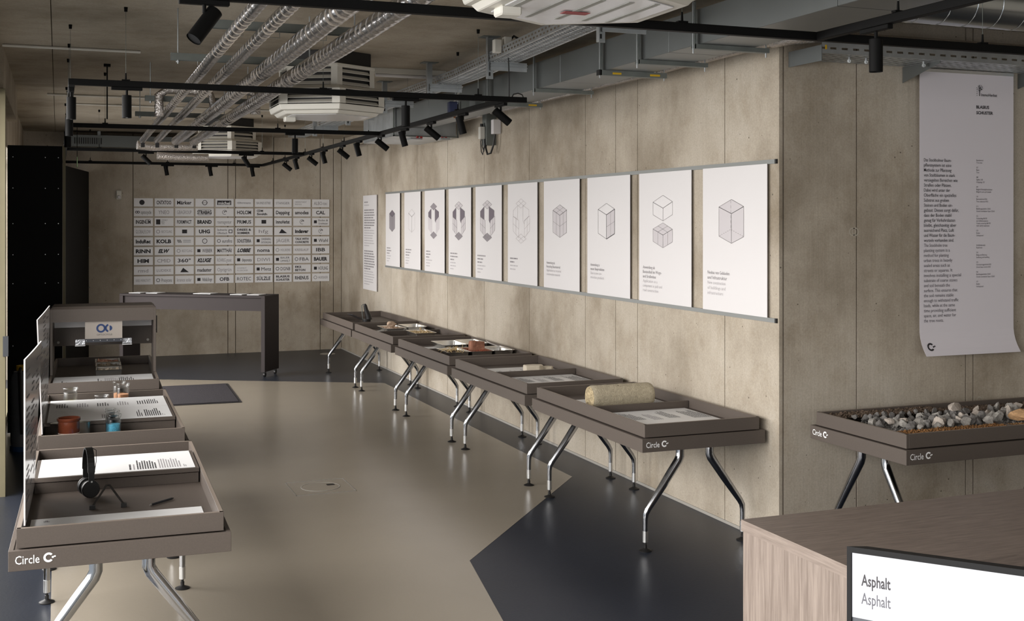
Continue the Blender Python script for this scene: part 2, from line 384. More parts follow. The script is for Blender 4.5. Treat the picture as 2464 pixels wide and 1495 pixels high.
# doormat and floor box
t = thing('doormat', 'dark purple-grey ribbed doormat on the beige floor by the left tables', 'mat', (1.45, 13.25, 0.0013), -2)
MB().box(-0.385, 0.385, -0.74, 0.74, 0, 0.006).build('rubber_edge', mat('black_rubber_edge', srgb(38,36,38), 0.7), t)
MB().box(-0.355, 0.355, -0.71, 0.71, 0.006, 0.012).build('pile', mat('purple_grey_pile', srgb(42,38,43), 0.95, var=0.25, vscale=120, bump=0.8, bscale=200), t)
t = thing('floor_box', 'flush square floor box with round lid in the beige floor', 'floor box', (1.765, 8.335, 0.0013), 0)
b = MB(); s = 0.215
b.box(-s, s, -s, -s+0.004, 0, 0.002).box(-s, s, s-0.004, s, 0, 0.002).box(-s, -s+0.004, -s, s, 0, 0.002).box(s-0.004, s, -s, s, 0, 0.002); b.build('frame', M_SLEEVE, t)
b = MB(); b.lathe([(0.135,0.0),(0.135,0.0025),(0.14,0.0025),(0.14,0.0)], n=48); b.build('lid_ring', M_BEAD, t)
MB().cyl((0,0,0),(0,0,0.0012),0.134,n=48).build('lid', M_FLOOR, t)
MB().box(0.055,0.11,0.02,0.065,0.0012,0.003).build('cable_flap', M_BLACK, t)
t = tag(MB().lathe([(0.0,0.004),(0.10,0.004),(0.11,0.0)], n=32).build('floor_box', M_SLEEVE), 'small round metal floor lid near the rear wall', 'floor box'); t.location = (3.62, 16.6, 0.0005)

# ================================================================== DISPLAY TABLES
LT, LB = 0.807, 0.83      # half lengths of tray and top box
WT, WBX = 0.385, 0.412
def leg(parent, y, sx, dz):
    """polished A-leg: short stub, diagonal, vertical tube, sleeve, foot"""
    b = MB()
    n = 10
    def sec(p, wx, wy, tilt):   # elliptical section
        out = []
        for k in range(n):
            a = 2*math.pi*k/n; out.append((p[0] + math.cos(a)*wx*math.cos(tilt), p[1] + math.sin(a)*wy, p[2] + math.cos(a)*wx*math.sin(tilt)))
        return out
    st = [((0.100,y,0.605+dz),0.026,0.024,0),((0.100,y,0.540+dz),0.026,0.024,0.15),((0.112,y,0.512+dz),0.027,0.024,0.45),
          ((0.205,y,0.385+dz*.7),0.025,0.021,0.55),((0.310,y,0.245+dz*.35),0.020,0.018,0.5),((0.327,y,0.215+dz*.3),0.019,0.017,0.25),((0.330,y,0.185+dz*.3),0.016,0.016,0.0),((0.330,y,0.110),0.0145,0.0145,0)]
    vs = []
    for p, wx, wy, t in st: vs += [(sx*q[0], q[1], q[2]) for q in sec(p, wx, wy, t)]
    fs = []
    for i in range(len(st)-1):
        for k in range(n): fs.append((i*n+k, i*n+(k+1)%n, (i+1)*n+(k+1)%n, (i+1)*n+k))
    fs += [tuple(range(n)), tuple(range((len(st)-1)*n, len(st)*n))]
    b.add(vs, fs); L = b.build('leg', M_CHROME, parent, True)
    x = sx*0.330
    MB().cyl((x,y,0.115),(x,y,0.052),0.0165,n=14).build('sleeve', M_SLEEVE, L, True)
    MB().lathe([(0.0,0.0),(0.037,0.0),(0.038,0.005),(0.016,0.014),(0.010,0.018),(0.010,0.036),(0.007,0.038),(0.007,0.054),(0,0.054)], (x,y,0), 18).build('foot', M_BLACK, L, True)
def table(name_label, cx, cy, rz=0, dz=0.0, divs=((0.0, -0.36, 0.36),), logo=None, group='display tables', floor_dark=False):
    t = thing('display_table', name_label, 'table', (cx, cy, 0), rz, group)
    z0 = 0.60 + dz; z1 = z0 + 0.077; z2 = z0 + 0.155; th = 0.018
    b = MB()
    b.box(-WBX, WBX, -LB, -LB+th, z0, z1).box(-WBX, WBX, LB-th, LB, z0, z1).box(-WBX, -WBX+th, -LB+th, LB-th, z0, z1).box(WBX-th, WBX, -LB+th, LB-th, z0, z1)
    b.build('apron', M_LAM, t, bevel=0.0012)
    MB().box(-WBX+th, WBX-th, -LB+th, LB-th, z1-0.022, z1-0.004).build('tabletop', M_LAMIN, t)
    b = MB(); zz = z1 + 0.003
    b.box(-WT, WT, -LT, -LT+th, zz, z2).box(-WT, WT, LT-th, LT, zz, z2).box(-WT, -WT+th, -LT+th, LT-th, zz, z2).box(WT-th, WT, -LT+th, LT-th, zz, z2)
    b.build('tray_side', M_LAM, t, bevel=0.0012)
    MB().box(-WT+th, WT-th, -LT+th, LT-th, zz, zz+0.010).build('tray_floor', M_LAMIN, t)
    b = MB()
    for s in (-1, 1):
        b.box(-WT+.002, WT-.002, s*(LT-th/2)-th/2+.002, s*(LT-th/2)+th/2-.002, z2, z2+0.0004)
        b.box(s*(WT-th/2)-th/2+.002, s*(WT-th/2)+th/2-.002, -LT+.002, LT-.002, z2, z2+0.0004)
    b.build('rim_edge', M_LAMED, t)
    for (y, x0, x1) in divs:
        MB().box(max(x0,-WT+th+0.001), min(x1,WT-th-0.001), y-0.009, y+0.009, zz+0.010, z2-0.018).build('divider', M_LAMIN, t, bevel=0.001)
    for y in (-0.71, 0.71):
        for sx in (-1, 1): leg(t, y, sx, dz)
    MB().box(-0.13, 0.13, -0.73, -0.69, z0+0.0, z0+0.05).box(-0.13, 0.13, 0.69, 0.73, z0+0.0, z0+0.05).box(-0.02, 0.02, -0.69, 0.69, z0+0.01, z0+0.05).build('underframe', M_CHROME, t)
    for (o, r, w) in (logo or []):
        f = Flat(); f.frame(o, r, (0,0,1), 0.0015); f.text('Circle', 0.024, 0.026, 0.046, width=0.086, bold=0.006); circle_mark(f, 0.142, 0.043, 0.0185)
        f.build('lettering', M_WINK, t)
    return t
TX = 3.52; TY = [6.745, 8.545, 10.325, 12.135, 13.85]
front = lambda dz=0: ((-WBX, -LB, 0.60+dz), (1,0,0), 0)
GR = 'display tables along the long wall'
T5 = table('grey-brown tray table nearest the camera along the wall, holding the stone cylinder', TX, TY[0], logo=[front()], group=GR)
T4 = table('grey-brown tray table second from the camera along the wall, holding a pale stone block', TX, TY[1], group=GR)
T3 = table('grey-brown middle tray table of the wall row, holding steel pans and a brick piece', TX, TY[2], group=GR)
T2 = table('grey-brown tray table fourth along the wall, holding three steel pans of rubble', TX, TY[3], group=GR)
T1 = table('farthest grey-brown tray table along the wall, holding the black handset', TX, TY[4], divs=((0.30,-0.36,0.1),), group=GR)
GL = 'display tables along the windows'
L1c, L2c, L3c = (0.257, 5.60), (0.296, 7.615), (0.337, 9.79)
L1 = table('grey-brown tray table in the near left corner with the headphones', *L1c, rz=-1.5, divs=((0.085,-0.36,0.36),), logo=[front()], group=GL)
L2 = table('grey-brown tray table of glass jars and a brown pipe piece on the left', *L2c, rz=-1.0, divs=((-0.40,-0.36,0.36),), group=GL)
L3 = table('grey-brown tray table under the white device frame on the left', *L3c, rz=-1.8, divs=(), group=GL)
ST = table('raised grey-brown tray table filled with stones under the banner', 4.915, 5.27, rz=90, dz=0.06, divs=((0.0,-0.36,0.36),),
           logo=[((-WBX, LB, 0.66), None, 0)] if False else None, group='stone table')
# its two white marks: short left side and long front
for o, r in (((-WBX, LB, 0.66), (1,0,0)),):
    pass
f = Flat(); f.frame((WBX*-1, LB, 0.66), (-1,0,0), (0,0,1)); 
f = Flat(); f.frame((WBX, LB, 0.66), (-1,0,0), (0,0,1), 0.0015); f.text('Circle', 0.024, 0.026, 0.046, width=0.086, bold=0.006); circle_mark(f, 0.142, 0.043, 0.0185); f.build('lettering', M_WINK, ST)
f = Flat(); f.frame((-WBX, LB, 0.66), (0,-1,0), (0,0,1), 0.0015); f.text('Circle', 0.024, 0.026, 0.046, width=0.086, bold=0.006); circle_mark(f, 0.142, 0.043, 0.0185); f.build('lettering', M_WINK, ST)

def wp(c, rz, x, y):
    a = R(rz); return (c[0] + x*math.cos(a) - y*math.sin(a), c[1] + x*math.sin(a) + y*math.cos(a))
ZF = 0.690   # tray floor level

def sheet(label, c, rz, x0, x1, y0, y1, z, group=None, cols=(), mark=None, title=False, th=0.002, vert=True, seed=1):
    random.seed(seed)
    p = wp(c, rz, x0, y0); o = thing('text_sheet', label, 'sheet', (p[0], p[1], z), rz, group)
    w, h = x1-x0, y1-y0
    MB().box(0, w, 0, h, 0, th).build('board', M_PAPER, o)
    f = Flat(); f.frame((0,0,th), (1,0,0), (0,1,0), 0.0006); f2 = Flat(); f2.frame((0,0,th), (1,0,0), (0,1,0), 0.0006)
    for (cx_, cy_, ln, n, pitch, hh, dark) in cols:
        (f if dark else f2).greek(cx_, cy_, ln, n, pitch, hh, 0.3, True)
    if f.v: f.build('dark_text', M_INK, o)
    if f2.v: f2.build('grey_text', M_INK2, o)
    return o

# ---- sheets in the wall row
G = 'text sheets in the wall row'
for nm, c, s in (('nearest wall table', (TX, TY[0]), 1), ('second wall table', (TX, TY[1]), 5), ('middle wall table', (TX, TY[2]), 9), ('fourth wall table', (TX, TY[3]), 11)):
    for part, y0, y1, w_ in (('front', -0.78, -0.02, 'front'), ('rear', 0.03, 0.55, 'rear')):
        if s > 8 and part == 'front': continue
        cols = [(0.06, 0.47 if part=='front' else 0.10, 0.22, 5, 0.014, 0.006, False), (0.16, 0.45 if part=='front' else 0.10, 0.25, 6, 0.014, 0.006, True),
                (0.28, 0.42 if part=='front' else 0.12, 0.26, 5, 0.014, 0.006, False), (0.40, 0.45 if part=='front' else 0.14, 0.25, 6, 0.014, 0.006, True), (0.55, 0.40 if part=='front' else 0.14, 0.30, 9, 0.014, 0.006, True)]
        sheet('white text sheet lying in the %s compartment of the %s' % (w_, nm), c, 0, -0.355, 0.325, y0, y1, ZF+0.001, G, cols, seed=s)
# ---- raised boards with sheets on the left tables
def board(label, c, rz, x0, x1, y0, y1, z):
    p = wp(c, rz, x0, y0); o = thing('raised_board', label, 'board', (p[0], p[1], z), rz)
    MB().box(0, x1-x0, 0, y1-y0, -0.020, 0).build('panel', M_LAMIN, o, bevel=0.001)
    for xa in (0.02, x1-x0-0.05):
        for ya in (0.035, y1-y0-0.04): MB().box(xa, xa+0.03, ya, ya+0.02, ZF+0.002-z, -0.020).build('support', M_BLACK, o)
    return o
board('taupe board bridging the near left tray under a white sheet', L1c, -1.5, -0.362, 0.362, 0.07, 0.50, 0.7605)
sheet('large white sheet on the raised board behind the headphones', L1c, -1.5, -0.345, 0.345, 0.078, 0.49, 0.7610, None,
      [(0.395, 0.03, 0.22, 1, 0.02, 0.008, True), (0.413, 0.03, 0.22, 1, 0.02, 0.006, False), (0.43, 0.03, 0.23, 8, 0.0115, 0.006, True), (0.53, 0.03, 0.24, 9, 0.0115, 0.005, False), (0.64, 0.03, 0.06, 2, 0.008, 0.004, False)], seed=21)
sheet('white strip sheet flat inside the front edge of the near left tray', L1c, -1.5, -0.35, 0.33, -0.785, -0.42, ZF+0.001, None, [(0.05, 0.30, 0.03, 4, 0.006, 0.003, True)], seed=22)
board('taupe board bridging the jar tray under two white sheets', L2c, -1.0, -0.362, 0.362, -0.42, 0.45, 0.7605)
cc = [(0.04+0.12*i, 0.10, 0.17, 5, 0.015, 0.006, k) for i, k in enumerate((True, False, True, False, True))]
sheet('white sheet with text columns on the rear half of the jar table board', L2c, -1.0, -0.35, 0.345, 0.02, 0.44, 0.7610, None, cc + [(0.58, 0.10, 0.2, 6, 0.012, 0.005, True)], seed=23)
sheet('white sheet behind the brown pipe piece on the jar table board', L2c, -1.0, -0.35, 0.345, -0.41, 0.015, 0.7610, None,
      [(0.05, 0.06, 0.1, 4, 0.02, 0.006, True), (0.30, 0.06, 0.14, 5, 0.012, 0.006, False), (0.50, 0.05, 0.26, 3, 0.012, 0.005, True), (0.545, 0.05, 0.28, 8, 0.012, 0.006, True), (0.63, 0.05, 0.08, 3, 0.012, 0.004, False)], seed=24)
sheet('narrow white text sheet at the front of the frame table tray', L3c, -1.8, -0.355, 0.35, -0.78, -0.36, 0.738, None,
      [(0.06, 0.04, 0.16, 2, 0.03, 0.007, True), (0.31, 0.04, 0.22, 2, 0.02, 0.006, True), (0.36, 0.04, 0.24, 8, 0.014, 0.005, False), (0.46, 0.04, 0.26, 8, 0.014, 0.006, True)], seed=25)
board('taupe board carrying the text sheet of the frame table', L3c, -1.8, -0.362, 0.362, -0.785, -0.35, 0.737)

# ---- stones and other samples
def rock_mesh(name, seed, n=2, rough=0.35, m=None):
    random.seed(seed); bm = bmesh.new(); bmesh.ops.create_icosphere(bm, subdivisions=n, radius=1)
    off = Vector((seed*3.1, seed*1.7, seed*0.9))
    for k in range(10):   # chip flat facets
        d = Vector((random.uniform(-1,1), random.uniform(-1,1), random.uniform(-1,1))).normalized(); h = random.uniform(0.45, 0.78)
        for v in bm.verts:
            e = v.co.dot(d)
            if e > h: v.co -= d * (e - h)
    for v in bm.verts: v.co *= 1 + rough*0.4*noise.noise(v.co*1.8 + off)
    me = bpy.data.meshes.new(name); bm.to_mesh(me); bm.free(); me.materials.append(m); return me
M_STONES = [mat('grey_stone', srgb(148,144,138), 0.9, var=0.28, vscale=5, bump=0.4, bscale=12), mat('dark_grey_stone', srgb(104,101,98), 0.9, var=0.35, vscale=5, bump=0.4, bscale=12),
            mat('pale_stone', srgb(176,166,156), 0.9, var=0.15, vscale=5, bump=0.4, bscale=12), mat('tan_stone', srgb(176,140,102), 0.9, var=0.25, vscale=4, bump=0.4, bscale=12)]
ROCKS = [[rock_mesh('stone', 10*i+j, 2, 0.5, M_STONES[i]) for j in range(4)] for i in range(4)]
def soil(name, label, parent, x0, x1, y0, y1, z, count, smin, smax, m, seed, amp=0.006):
    """loose heap: a bumpy bed with many crumbs on it, one uncountable object"""
    random.seed(seed); b = MB(); nx, ny = 14, 14
    vs = []; fs = []
    for j in range(ny+1):
        for i in range(nx+1):
            x = x0+(x1-x0)*i/nx; y = y0+(y1-y0)*j/ny
            vs.append((x, y, z + amp*noise.noise(Vector((x*16, y*16, seed)))))
    for j in range(ny):
        for i in range(nx): a = j*(nx+1)+i; fs.append((a, a+1, a+nx+2, a+nx+1))
    b.add(vs, fs)
    for _ in range(count):
        x = random.uniform(x0+.004, x1-.004); y = random.uniform(y0+.004, y1-.004); r = random.uniform(smin, smax)
        zz = z + amp*noise.noise(Vector((x*16, y*16, seed))) + r*0.2
        rot = Matrix.Rotation(random.uniform(0,6.3), 4, Vector((random.uniform(-1,1),random.uniform(-1,1),random.uniform(-1,1))).normalized())
        q = [rot @ Vector(p) * r * random.uniform(.7,1.1) for p in ((1,0,-.4),(-.6,.8,-.3),(-.6,-.8,-.3),(0.1,0.1,0.9),(0.5,0.7,0.4))]
        b.add([(x+p.x, y+p.y, zz+p.z) for p in q], [(0,2,1),(0,4,3),(4,1,3),(1,2,3),(2,0,3),(0,1,4)])
    o = b.build(name, m, parent); o['kind'] = 'stuff'
    if label: o['label'] = label
    return o
M_SOIL = mat('rusty_brown_soil', srgb(124,88,52), 0.95, var=0.35, vscale=60)
M_SOILD = mat('dark_brown_crumbly_soil', srgb(84,70,58), 0.95, var=0.35, vscale=60)
M_SAND = mat('tan_sand', srgb(150,116,78), 0.95, var=0.3, vscale=60)
zs = 0.782
for args in ((4.14, 4.90, 5.49, 5.63, zs+0.016, 900, .006, .016, M_SOILD, 1, 'dark crumbly earth along the back of the stone table, left half'),
             (4.14, 4.90, 4.91, 5.08, zs+0.010, 1100, .004, .009, M_SOIL, 2, 'rusty brown soil along the front of the stone table, left half'),
             (4.93, 5.69, 5.42, 5.63, zs+0.006, 900, .005, .010, M_SOILD, 3, 'dark earth at the back of the stone table, right half'),
             (4.93, 5.69, 4.91, 5.08, zs+0.004, 900, .003, .006, M_SAND, 4, 'tan sand at the front of the stone table, right half')):
    x0,x1,y0,y1,z,n,s0,s1,m,sd,lb = args
    o = soil('soil', lb, None, x0,x1,y0,y1,z,n,s0,s1,m,sd); o['category'] = 'soil'
for xa, xb, hw_ in ((4.14,4.90,'left'),(4.93,5.69,'right')):
    o = soil('gravel_bed', 'small dark gravel under the larger stones, %s half of the stone table' % hw_, None, xa, xb, 5.085, 5.41, zs, 600, .006, .014, M_STONES[1], 6); o['category'] = 'gravel'
for xx in (4.0,): pass
random.seed(31)
placed = []
def stone(x, y, z, s, kind, lab, grp, sq=None):
    o = bpy.data.objects.new('stone', random.choice(ROCKS[kind])); COL.objects.link(o); o.location = (x, y, z)
    o.rotation_euler = (random.uniform(0,6.3), random.uniform(0,6.3), random.uniform(0,6.3)) if sq is None else (0.2, 0.1, random.uniform(-.4,.4))
    o.scale = (s*random.uniform(.85,1.2), s*random.uniform(.75,1.0), s*random.uniform(.65,.9)) if sq is None else sq
    return tag(o, lab, 'stone', grp)
ORD = ['first','second','third','fourth','fifth','sixth','seventh','eighth','ninth','tenth','eleventh','twelfth','thirteenth']; ROWN = ['front','second','third','fourth','fifth','rear']
for gx in range(13):
    for gy in range(6):
        x = 4.22 + gx*0.052 + random.uniform(-.016,.016); y = 5.10 + gy*0.066 + random.uniform(-.02,.02)
        if gx < 2 and gy < 2: continue
        far = gy > 3
        s = random.uniform(.018,.028) if far else random.uniform(.026,.040)
        kind = random.choice([1,1,0,0,0,2] if not far else [1,1,3,1])
        if far and random.random() < .2: continue
        stone(x, y, zs+0.022+random.uniform(0,.012), s, kind if not far else 1,
              '%s stone, %s row, %s from left, left of the divider' % ('small dark' if far else {0:'mid grey',1:'dark grey',2:'pale'}[kind], ROWN[gy], ORD[gx]), 'stones in the left half of the stone table')
for gx in range(9):
    for gy in range(4):
        x = 4.98 + gx*0.078 + random.uniform(-.02,.02); y = 5.16 + gy*0.078 + random.uniform(-.02,.02)
        k = random.choice([0,0,1,2])
        stone(x, y, zs+0.020+random.uniform(0,.012), random.uniform(.028,.042), k, '%s stone, %s row, %s from left, right of the divider' % ({0:'mid grey',1:'dark grey',2:'pale'}[k], ROWN[gy], ORD[gx]), 'stones in the right half of the stone table')
stone(4.80, 5.30, zs+0.070, 0, 2, 'largest smooth pale pinkish boulder on top of the grey stones by the divider', None, (0.062,0.042,0.034))
stone(5.08, 5.10, zs+0.045, 0, 3, 'big tan slab of stone leaning toward the front right of the stone table', None, (0.085,0.05,0.036))
stone(5.14, 5.01, zs+0.040, 0, 2, 'long pale slab stone at the front of the right compartment', None, (0.085,0.035,0.026))
stone(5.36, 5.04, zs+0.040, 0, 3, 'tan slab stone at the right picture edge of the stone table', None, (0.08,0.045,0.032))

# core cylinder
t = thing('stone_cylinder', 'rough tan drilled stone cylinder lying across the nearest wall table', 'stone sample', (3.46, 6.90, ZF))
m_core = mat('porous_tan_concrete', srgb(168,158,136), 0.95, var=0.16, vscale=70, bump=0.5, bscale=140)
b = MB(); n, k = 36, 26; L_ = 0.445; r0 = 0.078; vs = []; fs = []
for i in range(k+1):
    x = -L_/2 + L_*i/k
    rr = r0*(0.90 if i in (0,k) else 1)
    for j in range(n):
        a = 2*math.pi*j/n; rj = rr*(1+0.03*noise.noise(Vector((x*30, math.cos(a)*3, math.sin(a)*3))))
        vs.append((x, math.cos(a)*rj, 0.080+math.sin(a)*rj))
for i in range(k):
    for j in range(n): fs.append((i*n+j, i*n+(j+1)%n, (i+1)*n+(j+1)%n, (i+1)*n+j))
b.add(vs, fs); b.build('cylinder_body', m_core, t, True)
m_end = mat('broken_aggregate_face', srgb(172,156,124), 0.95, var=0.4, vscale=70, bump=1.0, bscale=120)
for e, s_ in ((0,-1),(k,1)):
    b = MB(); vs = [(s_*L_/2 + s_*0.004, 0, 0.080)]; fs = []
    for q in (0.5, 1.0):
        for j in range(n):
            a = 2*math.pi*j/n; x = s_*(L_/2 + (0.006*noise.noise(Vector((math.cos(a)*q*7, math.sin(a)*q*7, 3))) if q < 1 else 0))
            vs.append((x, math.cos(a)*r0*.91*q, 0.080+math.sin(a)*r0*.91*q))
    for j in range(n):
        fs.append((0, 1+j, 1+(j+1)%n)); fs.append((1+j, 1+n+j, 1+n+(j+1)%n, 1+(j+1)%n))
    b.add(vs, fs); b.build('broken_end', m_end, t)
for x, a in ((-0.17,0.5),(-0.03,0.9),(0.02,0.15)):
    aa = R(-60 - a*60) ; MB().cyl((x, math.cos(aa)*0.07, 0.080-math.sin(aa)*0.07), (x, math.cos(aa)*0.0795, 0.080-math.sin(aa)*0.0795), 0.004, n=8).build('blowhole', M_SOILD, t)
# pale block on T4
o = tag(MB().prism([(0,0),(0.12,-0.01),(0.16,0.02),(0.165,0.075),(0.10,0.10),(0.01,0.09)], 0, 0.065).build('stone_block', mat('pale_limestone', srgb(196,186,168), 0.9, var=0.10, vscale=12, bump=0.5, bscale=30), bevel=0.006),
        'pale angular stone block on the sheet of the second wall table', 'stone sample'); o.location = (3.50, 8.66, ZF+0.004)
o = tag(MB().prism([(0,0),(0.05,-0.01),(0.08,0.03),(0.03,0.08),(-.01,.05)], 0, 0.045).build('stone_block', MATS['pale_limestone'], bevel=0.006),
        'smaller white stone fragment right of the pale stone block', 'stone sample'); o.location = (3.69, 8.70, ZF+0.004)

def pan(label, x, y, w, l, z=ZF, h=0.052, group=None, fill=None, seed=0):
    """thin steel pan with rolled rim, hollow"""
    t = thing('steel_pan', label, 'pan', (x, y, z), 0, group)
    b = MB(); hw, hl = w/2, l/2; prof = [(hw-.018,hl-.018,0.0),(hw-.010,hl-.010,0.004),(hw-.004,hl-.004,h-.002),(hw+.008,hl+.008,h),(hw+.008,hl+.008,h-.004)]
    def loop(a, c, zz, r=0.02):
        out = []
        for sx, sy, st in ((1,1,0),(-1,1,90),(-1,-1,180),(1,-1,270)):
            for q in (0,45,90):
                an = R(st+q); out.append((sx*(a-r)+r*math.cos(an), sy*(c-r)+r*math.sin(an), zz))
        return out
    vs = []; 
    for a, c, zz in prof: vs += loop(a, c, zz)
    nn = 12; fs = [tuple(range(nn))]
    for i in range(len(prof)-1):
        for k in range(nn): fs.append((i*nn+k, i*nn+(k+1)%nn, (i+1)*nn+(k+1)%nn, (i+1)*nn+k))
    b.add(vs, fs); o = b.build('pan_shell', M_STEEL, t, True)
    sm = o.modifiers.new('solid', 'SOLIDIFY'); sm.thickness = 0.0012
    if fill:
        m, n, s0, s1, lev, fr = fill
        q = soil('pan_filling', None, t, -hw*fr+.012, hw*fr-.012, -hl*fr+.012, hl*fr-.012, lev, n, s0, s1, m, seed, amp=0.012)
    return t
M_RUB = mat('pink_grey_rubble', srgb(178,156,136), 0.95, var=0.25, vscale=40); M_RUST = mat('rust_chips', srgb(140,88,44), 0.95, var=0.35, vscale=50); M_CHIP = mat('pale_wood_chips', srgb(188,168,132), 0.95, var=0.2, vscale=40)
M_BRICKD = mat('red_brick_crumbs', srgb(150,84,62), 0.95, var=0.25, vscale=50)
G = 'steel pans in the wall row'
pan('empty steel pan at left in the rear part of the middle wall table', 3.50, 10.62, 0.24, 0.40, ZF+0.012, group=G)
pan('empty steel pan right of its twin in the rear part of the middle wall table', 3.74, 10.66, 0.20, 0.40, ZF+0.012, group=G)
pan('steel pan of straw at front left of the middle wall table', 3.33, 10.00, 0.20, 0.36, ZF+0.012, group=G, fill=(M_SOILD, 120, .006, .014, 0.03, 1), seed=41)
pan('steel pan under the brick piece in the middle wall table', 3.55, 10.00, 0.21, 0.36, ZF+0.012, group=G, fill=(M_BRICKD, 150, .006, .012, 0.03, 1), seed=42)
pan('steel pan at front right of the middle wall table under the white curl', 3.76, 10.00, 0.19, 0.36, ZF+0.012, group=G, fill=None, seed=43)
pan('steel pan of pinkish rubble in the rear part of the fourth wall table', 3.42, 12.42, 0.22, 0.38, ZF+0.012, group=G, fill=(M_RUB, 120, .010, .026, 0.03, 1), seed=44)
pan('steel pan of rusty chips in the rear part of the fourth wall table', 3.69, 12.52, 0.22, 0.38, ZF+0.012, group=G, fill=(M_RUST, 160, .005, .012, 0.012, .6), seed=45)
pan('steel pan of pale chips in the front part of the fourth wall table', 3.57, 11.80, 0.22, 0.38, ZF+0.012, group=G, fill=(M_CHIP, 200, .008, .018, 0.035, 1), seed=46)
o = bpy.data.objects.new('rubble_piece', rock_mesh('rubble_piece', 77, 3, 0.5, M_RUB)); COL.objects.link(o); o.location = (3.40, 12.38, 0.785); o.scale = (0.065,0.05,0.035); tag(o, 'largest pinkish rubble lump in the fourth wall table', 'stone sample')
o = bpy.data.objects.new('pale_peg', rock_mesh('pale_peg', 78, 2, 0.4, M_CHIP)); COL.objects.link(o); o.location = (3.585, 11.86, 0.78); o.scale = (0.014,0.012,0.024); tag(o, 'pale stub standing in the chips of the fourth wall table', 'sample')
# brick fragment
b = MB(); b.box(-0.072, 0.072, -0.035, 0.035, 0, 0.108)
o = b.build('brick_piece', mat('worn_red_brick', srgb(150,104,84), 0.95, var=0.3, vscale=16, bump=0.8, bscale=40), bevel=0.009)
sm = o.modifiers.new('sub', 'SUBSURF'); sm.levels = 2; sm.render_levels = 2; sm.subdivision_type = 'SIMPLE'
tx = bpy.data.textures.new('brick_noise', 'CLOUDS'); tx.noise_scale = 0.04
dm = o.modifiers.new('chip', 'DISPLACE'); dm.texture = tx; dm.strength = 0.014
o.location = (3.575, 10.06, 0.712); o.rotation_euler = (R(-8), R(6), R(12)); tag(o, 'broken red brick piece standing in the middle wall table', 'brick')
# straw
b = MB(); random.seed(5)
for _ in range(26):
    a = random.uniform(0, 6.3); L2_ = random.uniform(.05,.13); x = 3.33+random.uniform(-.06,.06); y = 10.0+random.uniform(-.12,.12); z = 0.738+random.uniform(0,.012)
    b.tube([(x,y,z),(x+math.cos(a)*L2_*.5,y+math.sin(a)*L2_*.5,z+random.uniform(0,.035)),(x+math.cos(a)*L2_,y+math.sin(a)*L2_,z+random.uniform(-.004,.012))], 0.0016, 5)
for q in ((3.39,9.96,0.735,3.42,9.99,0.80),(3.40,9.97,0.735,3.365,10.0,0.79)): b.tube([q[:3], q[3:]], 0.0018, 5)
tag(b.build('straw', mat('straw', srgb(196,170,120), 0.8)), 'loose tangle of dry straw stalks in the middle wall table', 'straw', kind='stuff')
# white curl of sheet
b = MB(); vs = []; fs = []; nn = 8
for i in range(nn+1):
    u = i/nn
    for s_ in (0,1): vs.append((u*0.20, s_*0.09 - u*.02, 0.060*(1-u)**1.4 + 0.002 + 0.016*s_*(1-u)))
for i in range(nn): fs.append((2*i, 2*i+2, 2*i+3, 2*i+1))
b.add(vs, fs); o = b.build('white_offcut', M_WHITE, smooth=True); sm = o.modifiers.new('s','SOLIDIFY'); sm.thickness = 0.0025
o.location = (3.67, 9.98, 0.745); tag(o, 'curved white offcut resting on the pan at the right of the brick piece', 'sheet')
# far table handset and bent plate
t = thing('handset', 'black corded handset standing in the farthest wall table', 'handset', (3.52, 13.92, ZF))
b = MB(); b.tube([(0.03,0,0.02),(0.02,0,0.07),(-0.005,0,0.14),(-0.02,0,0.20)], 0.03, 12, [0.042,0.036,0.026,0.022]); b.build('body', M_BLACK, t, True)
MB().cyl((-0.02,0,0.195),(-0.024,0,0.215),0.022,0.014,12).build('ear_end', M_BLACK, t, True)
MB().tube([(-0.045,0,0.01),(-0.055,0,0.10),(-0.06,0,0.20),(-0.04,0,0.21)], 0.005, 6).build('arm', M_GALVD, t, True)
MB().cyl((0,0,0),(0,0,0.03),0.05,n=16).build('base', M_BLACK, t, True)
o = tag(MB().box(-0.09,0.09,-0.07,0.07,0,0.004).build('bent_plate', mat('dark_grey_gloss', srgb(70,70,72), 0.25)), 'dark glossy plate leaning beside the black handset', 'plate'); o.location = (3.40, 13.98, 0.742); o.rotation_euler = (0, R(24), R(15))

# ---- near-left table items
t = thing('headphones', 'black over-ear headphones standing in the near left tray', 'headphones', (0.125, 5.50, ZF+0.002), 12)
